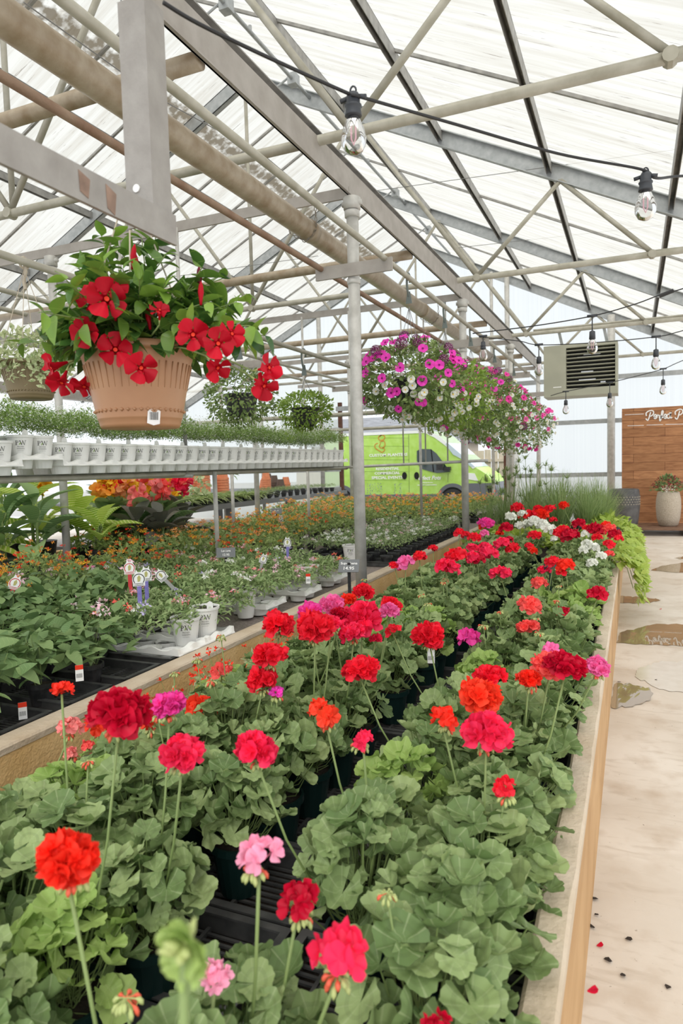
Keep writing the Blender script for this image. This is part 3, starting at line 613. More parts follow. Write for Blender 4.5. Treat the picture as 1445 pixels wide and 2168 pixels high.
blob(fl([(1293, 1500), (1298, 1450), (1330, 1447), (1372, 1458), (1382, 1472), (1372, 1484), (1340, 1498)])[::-1], .004, 'puddle', M['puddle'], 'puddle by the bed wall reflecting white roof panels')
blob(fl([(1344, 1432), (1350, 1416), (1390, 1402), (1450, 1400), (1520, 1408), (1520, 1462), (1440, 1468), (1385, 1455)])[::-1], .003, 'puddle', M['damp'], 'shiny damp patch on the concrete aisle')
# litter on the aisle
for i, (x, y) in enumerate(((1262, 2003), (1395, 1290), (1242, 2100))):
    p = atZ(x, y, .002 if x > 1250 else .49)
    m = MB(); m.tpl(PT[i], frame((1, .3, .05), (0, 0, 1)), (0, 0, .003), .02); tag(m.obj('fallen_petal', M['p_crimson'], loc=p), ('red petal lying on the concrete near the camera', 'tiny pale petal on the aisle past the narrow puddle', 'pink petal scrap on the bed wall cap')[i], 'petal', 'fallen petals')
for i, (x, y) in enumerate(((1258, 1905), (1262, 1940), (1285, 2035), (1318, 2068), (1253, 1965), (1330, 1992), (1310, 1445), (1388, 1440), (1414, 2092))):
    p = atZ(x, y, 0); m = MB(); R = random.Random(i)
    m.add([(R.uniform(.006, .014)*math.cos(t), R.uniform(.004, .012)*math.sin(t), .003+R.uniform(0, .006)) for t in np.linspace(0, 2*PI, 7)[:-1]], [tuple(range(6))])
    tag(m.obj('debris_crumb', M['soil'], loc=p), f'dark crumb of soil on the aisle, {nth(i)} of the scattered ones by the bed wall', 'soil crumb', 'soil crumbs on the aisle')
# ================================================================ LETTERING
def text_mesh(s, size, extrude=.0005, align='CENTER', bold=0):
    cu = bpy.data.curves.new('lettering', 'FONT'); cu.body = s; cu.size = size; cu.extrude = extrude; cu.align_x = align; cu.offset = bold; cu.resolution_u = 2
    o = bpy.data.objects.new('lettering', cu); COL.objects.link(o)
    me = bpy.data.meshes.new_from_object(o.evaluated_get(bpy.context.evaluated_depsgraph_get()))
    V = [tuple(v.co) for v in me.vertices]; Fc = [tuple(p.vertices) for p in me.polygons]
    bpy.data.objects.remove(o); bpy.data.curves.remove(cu); bpy.data.meshes.remove(me); return V, Fc
def stroke(m, pts, w, mi=0, z=0):
    """flat ribbon of constant or varying width through 2D points, smoothed"""
    P = [np.array(p, float) for p in pts]; Q = []
    for i in range(len(P)-1):
        p0 = P[max(i-1, 0)]; p1 = P[i]; p2 = P[i+1]; p3 = P[min(i+2, len(P)-1)]
        for t in (0, .25, .5, .75): Q.append(.5*((2*p1)+(-p0+p2)*t+(2*p0-5*p1+4*p2-p3)*t*t+(-p0+3*p1-3*p2+p3)*t**3))
    Q.append(P[-1]); V = []
    for i, q in enumerate(Q):
        d = Q[min(i+1, len(Q)-1)]-Q[max(i-1, 0)]; d = d/(np.linalg.norm(d)+1e-9); n = np.array([-d[1], d[0]])*w/2
        V += [(*(q-n), z), (*(q+n), z)]
    m.add(V, [(2*i, 2*i+2, 2*i+3, 2*i+1) for i in range(len(Q)-1)], mi=mi)
# ================================================================ WOODEN BACKDROP WITH NAME
PYY = 15.0
t = thing('wooden_backdrop', 'tall wooden board backdrop with white script lettering by the end wall', 'sign wall', (0, PYY, 0))
pL = atY(1317, 867, PYY); pB = .13; pT = pL.z
m = MB(); m.box((pL.x, 0, pB), (2.15, .05, pT)); m.obj('board_panel', M['panelwood'], t)
m = MB(); m.box((pL.x-.012, -.006, pB), (pL.x+.012, .056, pT+.01)); m.box((pL.x, -.006, pT-.004), (2.15, .056, pT+.012)); m.obj('edge_strip', M['panelwood'], t)
def cp(x, y):   # crop pixel -> panel plane 2D
    p = atY(1050+x/3.187, 560+y/3.187, PYY); return (p.x, p.z)
m = MB(); wS = .021; zoff = [0]
def ltr(pts, ox=0, oy=0):
    zoff[0] += .0012; stroke(m, [cp(x+ox, y+oy) for x, y in pts], wS, z=zoff[0])
P_ = [(1008, 1040), (1020, 1052), (1028, 1040), (1034, 1018), (1041, 996)], [(1012, 1022), (1010, 1004), (1024, 991), (1046, 985), (1060, 993), (1058, 1010), (1044, 1022), (1032, 1024)]
e_ = [(0, 32), (12, 29), (19, 18), (11, 12), (3, 22), (4, 36), (13, 40), (24, 32)]
r_ = [(0, 34), (7, 14), (12, 20), (20, 18), (18, 34), (22, 40), (30, 32)]
f_ = [(0, 34), (14, 18), (20, -6), (14, -12), (9, 6), (4, 48), (-2, 56), (-3, 44), (14, 34), (24, 30)]
c_ = [(17, 16), (9, 12), (1, 24), (4, 37), (14, 39), (24, 31)]
t_ = [(0, 34), (8, 12), (12, -6), (6, 24), (8, 38), (18, 34)]
for s_ in P_: ltr(s_)
x = 1060
for L_, adv in ((e_, 21), (r_, 24), (f_, 23), (e_, 21), (c_, 19), (t_, 18)):
    ltr(L_, x, 998-(x-1060)*.02+2); x += adv
ltr([(x-22, 1003), (x-4, 1001)])
for s_ in P_: ltr(s_, 196, -8)
x = 1262
o_ = [(10, 14), (2, 24), (5, 37), (15, 36), (18, 22), (10, 14), (22, 20)]
s2 = [(0, 34), (12, 12), (14, 28), (10, 38), (0, 38)]
for L_, adv in ((o_, 22), (t_, 20), (s2, 20)): ltr(L_, x, 990); x += adv
for a_, b_ in (((866, 1013), (995, 1007)), ((885, 1087), (995, 1084)), ((1013, 1082), (1125, 1079)), ((1140, 1078), (1260, 1075)), ((1330, 995), (1480, 990))):
    m.add([(*cp(a_[0], a_[1]), 0), (*cp(b_[0], b_[1]), 0), (*cp(b_[0], b_[1]+3.2), 0), (*cp(a_[0], a_[1]+3.2), 0)], [(3, 2, 1, 0)])
me = m.mesh('script_lettering', M['offwhite'])
for v in me.vertices: v.co = (v.co[0], -.012-v.co[2], v.co[1])
put('script_lettering', me, t)
# pallet platform
t = thing('pallet_platform', 'dark wooden pallet platform under the backdrop', 'pallet', (0, 14.3, 0))
for i in range(7):
    m = MB(); m.box((-.34, -.6+i*.2, .11), (2.15, -.6+i*.2+.17, .135)); m.obj('deck_board', M['palletwood'], t)
for x in (-.30, .85, 2.0):
    m = MB(); m.box((x, -.6, .0), (x+.1, .75, .11)); m.obj('runner', M['palletwood'], t)
# stone pots
def big_pot(loc, prof, mt, label, rib=None):
    t = thing('large_planter', label, 'planter', loc); m = MB(); m.lathe(prof, 32, rib=rib); m.obj('pot_body', mt, t, smooth=True)
    return t
t = big_pot((-.16, 13.7, 0), [(.17, 0), (.20, .02), (.25, .3), (.275, .55), (.275, .75), (.26, .86), (.245, .88), (.22, .87), (.21, .80), (0, .80)], M['charcoal'], 'tall dark grey round planter with a dimpled band, beside the backdrop')
m = MB()
for j in range(4):
    for k in range(34):
        a = 2*PI*(k+.5*(j % 2))/34; R = .278; c = (R*math.cos(a), R*math.sin(a), .60+j*.045)
        m.tube([np.array(c)*[.99, .99, 1], np.array(c)*[1.012, 1.012, 1]], .009, 6)
m.obj('dimple_band', M['stone'], t)
t = big_pot((.615, 14.35, .135), [(.13, 0), (.17, .02), (.205, .15), (.222, .36), (.215, .52), (.19, .645), (.17, .66), (.15, .65), (.15, .6), (0, .6)], M['stone'], 'tall speckled beige stone planter on the pallet with dark flowers')
m = MB(); r = random.Random(5)
for i in range(240):
    d = rdir(.05); R = U(.12, .3)*(1 if i % 2 else .8); p = np.array([d[0]*R*1.0, d[1]*R, .66+d[2]*.28]); m.tpl(OV1, frame(d+rdir()*.5, rdir()), p, U(.05, .09), U(0, 1))
m.obj('foliage', M['penleaf'], t)
m = MB()
for i in range(260):
    d = rdir(.15); R = U(.2, .33); m.tpl(SM, frame(rdir(), d), (d[0]*R, d[1]*R, .68+d[2]*.28), U(.03, .05), U(0, 1))
m.obj('dark_blooms', M['p_maroon'], t)
m = MB()
for i in range(70):
    m.tpl(SM, frame(rdir(), rdir(.2)), (U(-.12, .12), U(-.24, -.1), .66+U(0, .12)), .035, U(0, 1))
m.obj('white_blooms', M['p_white'], t)

# ================================================================ HEATER
HY = 12.7
hl = atY(1150, 734, HY); hr = atY(1307, 728, HY); hb = atY(1309, 832, HY).z
x0, x1, z1, z0 = hl.x, hr.x, hl.z, hb
t = thing('unit_heater', 'grey green unit heater with black louvred front hanging near the end wall', 'heater', (0, HY, 0))
m = MB(); m.box((x0, 0, z0), (x0+.38, .62, z1)); m.box((x1-.04, 0, z0), (x1, .62, z1)); m.box((x0+.38, .002, z1-.06), (x1-.04, .62, z1-.002)); m.box((x0+.38, .002, z0+.002), (x1-.04, .62, z0+.13)); m.box((x0+.38, .55, z0+.13), (x1-.04, .615, z1-.06)); m.obj('casing', M['heater'], t)
m = MB(); m.box((x0+.38, .2, z0+.13), (x1-.04, .22, z1-.06)); m.obj('dark_interior', M['black'], t)
nL = 10
for i in range(nL):
    z = z0+.15+(z1-z0-.23)*(i+.5)/nL; m = MB(); m.bar((x0+.385, .03, z), (x1-.045, .03, z), .05, .010, (0, .25, 1)); m.obj('louvre', M['heater'], t)
m = MB(); r = random.Random(2)
for (a, b, c, d) in ((.35, .70, .82, .012), (.22, .7, .75, .010), (.3, .55, .40, .008), (.55, .85, .55, .008), (.25, .6, .2, .008), (.7, .8, .12, .01)):
    X0 = x0+.38; W = x1-.04-X0; H = z1-z0-.19
    m.box((X0+W*a, .14, z0+.13+H*c), (X0+W*b, .15, z0+.13+H*c+d*2.2))
m.obj('burner_tubes', M['shiny'], t)
m = MB(); m.box((x0+.16, -.004, z0+.16), (x0+.30, -.001, z0+.175)); m.obj('maker_plate', M['offwhite'], t)
for x in (x0+.30, x0+.30+.75):
    m = MB(); m.bar((x, .25, z1), (x-.06, .16, EYE+2.32), .05, .012, (0, 1, 0)); m.obj('hanger_strap', M['galv'], t)
m = MB(); m.tube([(x0-.2, .2, EYE+2.36), (2.2, .2, EYE+2.36)], .02, 8); m.obj('gas_pipe', M['pipe'], t)

# ================================================================ STRING LIGHTS
def bulb_at(p, sc, label, cord=0, tilt=0):
    t = thing('string_light_bulb', label, 'light bulb', p, group='string light bulbs'); t.rotation_euler = (tilt, tilt*.7, 0)
    m = MB(); c = cord
    if c: m.tube([(0, 0, 0), (0, 0, -c)], .004*sc, 6); m.box((-.03*sc, -.01*sc, -.006*sc), (.03*sc, .01*sc, .008*sc)); 
    m.lathe([(0, .002), (.013, 0), (.017, -.008), (.017, -.026), (.021, -.028), (.021, -.032), (.018, -.034), (.021, -.05), (.0215, -.054), (.012, -.054)], 16, (0, 0, -c/sc if sc == 1 else 0)) if sc == 1 else m.lathe([(0, .002*sc), (.017*sc, -.008*sc), (.019*sc, -.054*sc), (0, -.054*sc)], 12, (0, 0, -c))
    if not c:
        m.tube([(.008*math.cos(a), 0, .004+.012*math.sin(a)) for a in np.linspace(0, PI, 7)], .0025, 5)
        for s in (1, -1): m.tube([(s*.014, 0, -.01), (s*.034, 0, -.014)], .006, 8)
    m.obj('socket', M['socket'], t, smooth=True)
    m = MB(); m.lathe([(r*sc, z*sc-c) for r, z in ((.012, -.054), (.016, -.06), (.026, -.082), (.032, -.104), (.031, -.122), (.022, -.138), (.008, -.145), (.0, -.146))], 20); m.obj('glass_bulb', M['bulb'], t, smooth=True)
    m = MB(); z0 = -.056*sc-c; m.tube([(-.006*sc, 0, z0), (-.006*sc, 0, z0-.05*sc), (0, 0, z0-.066*sc), (.006*sc, 0, z0-.05*sc), (.006*sc, 0, z0)], .0022*sc, 5); m.obj('filament', M['p_palepink'], t)
    return t
def cable(pts, r, label):
    P = [np.array(p, float) for p in pts]; Q = []
    for i in range(len(P)-1):
        p0 = P[max(i-1, 0)]; p1 = P[i]; p2 = P[i+1]; p3 = P[min(i+2, len(P)-1)]
        for t in np.linspace(0, 1, 9)[:-1]: Q.append(.5*((2*p1)+(-p0+p2)*t+(2*p0-5*p1+4*p2-p3)*t*t+(-p0+3*p1-3*p2+p3)*t**3))
    Q.append(P[-1]); m = MB(); m.tube(Q, r, 6); return tag(m.obj('light_cable', M['rubber'], smooth=True), label, 'cable', 'black string light cables')
bA = atY(747, 197, 1.63); bB = atY(1366, 366, 2.4)
cable([atY(345, 5, 1.15), atY(420, 50, 1.22), atY(560, 118, 1.38), atY(735, 197, 1.61), bA+Vector((.02, 0, -.014)), atY(960, 262, 1.9), atY(1180, 325, 2.2), atY(1355, 358, 2.38), bB+Vector((.03, .02, -.014)), atY(1460, 372, 2.6), atY(1700, 370, 3.0)], .0042, 'nearest black light cable carrying the big close bulb')
bulb_at(bA, 1, 'largest clear bulb hanging nearest the camera at upper middle', tilt=.05)
bulb_at(bB, 1, 'clear bulb hanging at the upper right under the big rafter')
def run(pts, Y, r, label): cable([atY(x, y, Y) for x, y in pts], r, label)
run([(1000, 706), (1130, 690), (1253, 669), (1340, 645), (1395, 625), (1445, 611), (1600, 560)], 5.2, .0042, 'light cable rising to the right above the heater')
run([(1022, 714), (1098, 722), (1140, 730), (1250, 726), (1388, 713), (1445, 700), (1600, 660)], 6.4, .0042, 'light cable passing just below the heater top')
run([(1165, 838), (1197, 829), (1290, 810), (1340, 798), (1403, 781), (1445, 763), (1600, 700)], 9.0, .005, 'lowest light cable passing the bottom of the heater')
m = MB(); a = atY(1395, 627, 5.2); b = atY(1425, 615, 5.2); m.tube([a, b], .014, 8); tag(m.obj('cable_plug', M['rubber']), 'black plug joint on the cable at the right', 'plug')
bulb_at(atY(1253, 669, 5.2), 1.15, 'small bulb hanging in front of the heater top', .10)
bulb_at(atY(1388, 713, 6.4), 1.2, 'small bulb right of the heater against pale sky', .10)
bulb_at(atY(1140, 730, 6.4), 1.2, 'small bulb at the left top corner of the heater', .10)
bulb_at(atY(1022, 712, 5.2), 1.0, 'small bulb in a dark socket above the second petunia basket', .04)
bulb_at(atY(1403, 781, 9.0), 1.25, 'small low bulb right of the heater above the backdrop', .12)
bulb_at(atY(1197, 829, 9.0), 1.25, 'small bulb under the left part of the heater', .10)
bulb_at(atY(1290, 810, 9.0), 1.25, 'small bulb under the right corner of the heater', .12)

# ================================================================ VAN AND YARD
VY = 20.0
def vp(x, y): p = atY(740+x/4.01, 880+y/4.01, VY); return (p.x, p.z)
t = thing('delivery_van', 'lime green and white delivery van with white lettering parked outside the doorway', 'van', (0, VY, 0))
roof = 2.48
side = [(-9.3, .40), (-9.3, roof-.05), (-9.1, roof), (-5.75, roof-.02), (-5.40, 2.30), (-5.2, 2.12), (-4.62, 1.62), (-4.28, 1.30), (-3.92, 1.06), (-3.80, .86), (-3.76, .52), (-3.85, .36)]
m = MB(); m.prism(side, 1, 0, 2.0, 0); m.obj('body', M['lime'], t)
m = MB()    # white roof edge, windshield pillar and headlamp sweep
m.prism([(-9.3, roof-.05), (-9.1, roof), (-5.75, roof-.02), (-5.40, 2.30), (-5.2, 2.12), (-4.62, 1.62), (-4.28, 1.30), (-4.36, 1.26), (-4.72, 1.60), (-5.24, 2.02), (-5.50, 2.22), (-5.80, roof-.10), (-9.3, roof-.09)], 1, -.012, 2.012); m.prism([vp(985, 485), vp(1060, 490), vp(1090, 555), vp(1005, 540)], 1, -.014, -.002)
m.obj('white_trim', M['limew'], t)
m = MB(); m.prism([(-5.18, 2.02), (-5.12, 2.06), (-4.60, 1.60), (-4.30, 1.32), (-4.42, 1.32), (-4.66, 1.54), (-4.95, 1.70)], 1, -.016, 2.016); m.obj('windshield', M['wshield'], t)
m = MB(); m.prism([vp(570, 300), vp(600, 283), vp(690, 285), vp(735, 320), vp(800, 405), vp(855, 478), vp(740, 487), vp(700, 478), vp(620, 455), vp(590, 430), vp(570, 380)], 1, -.014, -.004); m.obj('cab_window', M['glass'], t)
m = MB(); m.bar((*vp(692, 288)[:1], -.018, vp(692, 288)[1]), (vp(712, 480)[0], -.018, vp(712, 480)[1]), .03, .01, (0, 1, 0)); m.obj('window_divider', M['black'], t)
m = MB(); m.box((vp(745, 0)[0], -.25, vp(0, 480)[1]), (vp(800, 0)[0], -.13, vp(0, 412)[1])); m.box((vp(800, 0)[0], -.16, vp(0, 485)[1]), (vp(855, 0)[0], -.02, vp(0, 455)[1])); m.obj('side_mirror', M['dark'], t)
for x in (465, 568):
    m = MB(); c = vp(x, 510); m.lathe([(0, 0), (.075, 0), (.075, .02), (0, .02)], 20); me = m.mesh('door_handle', M['black'])
    for v in me.vertices: v.co = (c[0]+v.co[0], -.004-v.co[2], c[1]+v.co[1]*1.5)
    put('door_handle', me, t)
m = MB(); a = vp(1000, 575); m.prism([vp(1000, 575), vp(1185, 572), (-3.72, .84), (-3.66, .62), (-3.72, .42), (-4.55, .36), (-4.60, .58), vp(945, 610)], 1, -.03, 2.03); m.obj('front_bumper', M['bumper'], t)
m = MB(); m.prism([vp(1160, 595), vp(1225, 592), vp(1240, 650), vp(1180, 655)], 1, -.034, -.028); m.obj('grille', M['black'], t)
m = MB(); m.prism([(-9.3, .36), (-9.3, .52), (-5.35, .52), (-5.35, .36)], 1, -.02, -.001); m.obj('sill_trim', M['bumper'], t)
for cx_, nm in ((-4.98, 'front'), (-8.6, 'rear')):
    m = MB(); arcs = [(cx_+.48*math.cos(a), .36+.48*math.sin(a)) for a in np.linspace(0, PI, 15)]; inn = [(cx_+.37*math.cos(a), .36+.37*math.sin(a)) for a in np.linspace(PI, 0, 15)]
    m.prism(arcs+inn, 1, -.03, .0); m.obj('wheel_arch', M['bumper'], t)
    m = MB(); m.prism([(cx_+.38*math.cos(a), .36+.38*math.sin(a)) for a in np.linspace(0, PI, 15)], 1, -.015, .01); m.obj('wheel_well', M['black'], t)
    w_ = thing('wheel', None, None, (cx_, -.02, .33)); w_.parent = t
    m = MB(); m.lathe([(.19, 0), (.33, .01), (.34, .04), (.34, .2), (.19, .22)], 28); me = m.mesh('tyre', M['tyre'])
    for v in me.vertices: v.co = (v.co[0], v.co[2]-.02, v.co[1])
    put('tyre', me, w_)
    m = MB(); m.lathe([(0, .03), (.06, .02), (.07, .035), (.19, .02), (.2, .05)], 28); me = m.mesh('hubcap', M['galv'])
    for v in me.vertices: v.co = (v.co[0], v.co[2]-.03, v.co[1])
    put('hubcap', me, w_)
m = MB()   # panel seams
for (a, b) in (((500, 160), (505, 660)), ((835, 490), (832, 565))):
    a = vp(*a); b = vp(*b); m.bar((a[0], -.004, a[1]), (b[0], -.004, b[1]), .012, .006, (0, 1, 0))
m.obj('door_seam', M['stem'], t)
m = MB()
for y_ in (185, 255, 370, 470, 545): a = vp(115, y_); b = vp(500, y_+1); m.bar((a[0], -.004, a[1]), (b[0], -.004, b[1]), .006, .014, (0, 0, 1))
m.obj('body_crease', M['lime'], t)
def van_text(s, x, y, h, script=False, mt='offwhite'):
    V, Fc = text_mesh(s, h*1.4, .001, 'CENTER', .004*(h/.1)); c = vp(x, y); sx = 1.18 if not script else .95
    m = MB(); m.add([(c[0]+v[0]*sx+(v[1]*.25 if script else 0), -.012-v[2], c[1]-h*.5+v[1]) for v in V], Fc); m.obj('lettering', M[mt], t)
van_text('CUSTOM PLANTERS', 326, 333, .085); van_text('RESIDENTIAL', 320, 450, .08); van_text('COMMERCIAL', 318, 487, .08); van_text('SPECIAL EVENTS', 317, 525, .085)
van_text('Perfect Pots', 664, 527, .12, True); van_text('perfectpots.com', 655, 567, .035); van_text('CUSTOM CONTAINERS', 655, 588, .035)
m = MB()
for pts in ([(270, 165), (245, 180), (250, 205), (285, 205), (298, 180), (275, 163), (250, 180)], [(255, 225), (290, 215), (300, 250), (275, 275), (250, 262), (262, 235)], [(240, 235), (216, 245), (218, 275), (262, 305), (275, 312), (298, 290), (280, 270)]):
    stroke(m, [vp(*p) for p in pts], .025)
me = m.mesh('swirl_logo', M['orange'])
for v in me.vertices: v.co = (v.co[0], -.010, v.co[1])
put('swirl_logo', me, t)
t = thing('yard_fence', 'weathered board fence standing behind the van', 'fence', (0, 23.5, 0))
for i in range(36):
    x = -12+i*.235; m = MB(); h = 1.85+.03*math.sin(i*2.3); m.box((x, 0, 0), (x+.215, .025, h)); m.obj('board', M['fence'], t)
m = MB(); m.box((-12, -.05, 1.45), (-3.5, 0, 1.55)); m.box((-12, -.05, .5), (-3.5, 0, .6)); m.obj('rail', M['fence'], t)
t = thing('shed', 'grey roofed shed far behind the van', 'building', (0, 27, 0))
m = MB(); m.box((-13, 0, 0), (-6.5, 4, 2.3)); m.obj('wall', M['fence'], t)
m = MB(); m.prism([(-.3, 2.3), (2, 3.6), (4.3, 2.3)], 0, -13.2, -6.3); m.obj('roof', M['siding'], t)
t = thing('rust_post', 'brown rusty steel post standing outside right of the van', 'post', (-3.02, 17.9, 0)); m = MB(); m.box((-.07, -.05, 0), (.07, .05, 2.9)); m.obj('shaft', M['fencebrown'], t)
# ================================================================ GERANIUMS
def pot_mesh(rt, rb, h, mt, mt2, n=20, lip=.006):
    m = MB(); m.lathe([(0, 0), (rb, 0), (rt*.97, h-.02), (rt+lip, h-.02), (rt+lip, h), (rt-.002, h), (rt-.006, h-.02)], n); m.lathe([(rt-.004, h-.018), (.03, h-.012), (0, h-.014)], n, mi=1)
    return m.mesh('pot', [mt, mt2])
POT = pot_mesh(.078, .055, .15, M['potgreen'], M['soil']); POTB = pot_mesh(.06, .045, .10, M['dark'], M['soil'])
def ger_foliage(seed, R, H, n, big, lm):
    global RNG
    r0 = RNG; RNG = random.Random(seed); m = MB(); rims = []
    for i in range(n):
        q = (i+.5)/n; a = i*2.39996+U(-.3, .3); rho = R*math.sqrt(q)*U(.85, 1.1); lay = U(0, 1)
        z = .15+H*(1-.45*(rho/R)**2)*(U(.78, 1.0) if lay > .35 else U(.35, .75))
        p = np.array([rho*math.cos(a), rho*math.sin(a), z]); out = np.array([math.cos(a), math.sin(a), 0])
        nrm = unit(np.array([0, 0, 1.])+out*(.15+.8*rho/R)+rdir()*.42); d = unit(out+rdir()*.7); sc = U(.6, 1.0)*big
        b0 = np.array([U(-.03, .03), U(-.03, .03), .15]); base = p+nrm*-.004
        m.tube([b0, b0*.4+base*.6+np.array([0, 0, -.03]), base], .0019, 4, mi=1, cap=False)
        Rm = frame(d, nrm); m.tpl(RNG.choice(GL), Rm, p, sc, U(0, 1)**1.3, 0)
        rims.append(p)
    me = m.mesh('foliage', [lm, M['stem']], smooth=True); RNG = r0; return me
GFOL = [ger_foliage(100+i, .155, .27, 50, .049, M['gleaf']) for i in range(6)]
GFOLN = [ger_foliage(200+i, .16, .27, 58, .052, M['gleaf']) for i in range(4)]
GFOLb = [ger_foliage(300+i, .15, .25, 48, .05, M['gleaf2']) for i in range(2)]
GLOW = [ger_foliage(400+i, .16, .12, 34, .040, M['gleaf2']) for i in range(3)]
def head_mesh(seed, nf, R, pr, drop=1.0, double=True):
    """umbel: florets over a dome with radius R, petal length pr; slot 0 petals, slot 1 pedicels"""
    r = random.Random(seed); m = MB()
    for i in range(nf):
        t = (i+.5)/nf; pol = math.acos(1-t*1.12*drop); az = i*2.39996+r.uniform(-.2, .2)
        d = np.array([math.sin(pol)*math.cos(az), math.sin(pol)*math.sin(az), math.cos(pol)]); Rr = R*r.uniform(.66, 1.16)
        c = d*Rr*np.array([1, 1, .62])+np.array([r.uniform(-.005, .005), r.uniform(-.005, .005), -.004*(az % 2)]); rn = r.random()
        m.tube([(0, 0, -R*.62), c*.55+np.array([0, 0, -R*.25]), c*.95], .0009, 3, mi=1, cap=False)
        sd = frame(np.cross(d, [.3, .5, .8]), d); npet = 5; off = r.uniform(0, 6)
        for ring in range(2 if double else 1):
            for k in range(npet):
                a = off+2*PI*k/npet+ring*.6; dd = sd[:, 0]*math.cos(a)+sd[:, 1]*math.sin(a); tilt = r.uniform(.05, .5)+ring*.55
                dd = unit(dd+d*tilt); nn = unit(d-dd*tilt*.6+np.array([r.uniform(-.25, .25) for _ in range(3)]))
                m.tpl((PTr if ring else PT)[r.randrange(5)], frame(dd, nn), c, pr*r.uniform(.7, 1.15)*(1 if not ring else .75), min(1, max(0, rn*.6+r.random()*.4)), 0)
    return m.mesh('flower_head', [M['p_red'], M['stem']], smooth=True)
HEADS = [head_mesh(i, 20, .037, .029) for i in range(4)]      # radius about .06
HLOOSE = [head_mesh(20+i, 10, .038, .031, .9, False) for i in range(4)]
HFAR = [head_mesh(40+i, 13, .038, .028, 1.0, False) for i in range(3)]
_hc = {}
def head(kind, i, col):
    k = (kind, i % len(kind_map[kind]), col)
    if k not in _hc: _hc[k] = recolor(kind_map[kind][k[1]], [M['p_'+col], M['stem'] if col not in ('crimson', 'red') else M['stembrown']])
    return _hc[k]
kind_map = dict(full=HEADS, loose=HLOOSE, far=HFAR)
def bud_mesh(seed, tipmat):
    r = random.Random(seed); m = MB()
    for i in range(13):
        a = i*2.4; pol = r.uniform(.9, 2.3); d = np.array([math.sin(pol)*math.cos(a), math.sin(pol)*math.sin(a), -abs(math.cos(pol))]); c = d*r.uniform(.010, .019)
        m.tube([(0, 0, 0), c*.7, c, c+np.array([0, 0, -.004])+d*.003, c+np.array([0, 0, -.008])+d*.005], [.0008, .0009, .0034, .0038, .001], 6, mi=1 if r.random() < .3 else 0)
    return m.mesh('bud_cluster', [M['bud'], tipmat], smooth=True)
BUDS = [bud_mesh(i, M['budred']) for i in range(3)]
def stem_obj(parent, a, b, r=.0032, mt='stem'):
    a = np.array(a, float); b = np.array(b, float); mid = a*.45+b*.55; mid[:2] = a[:2]*.35+b[:2]*.65
    m = MB(); m.tube([a, mid, b], r, 6); return m.obj('flower_stem', M[mt], parent, smooth=True)
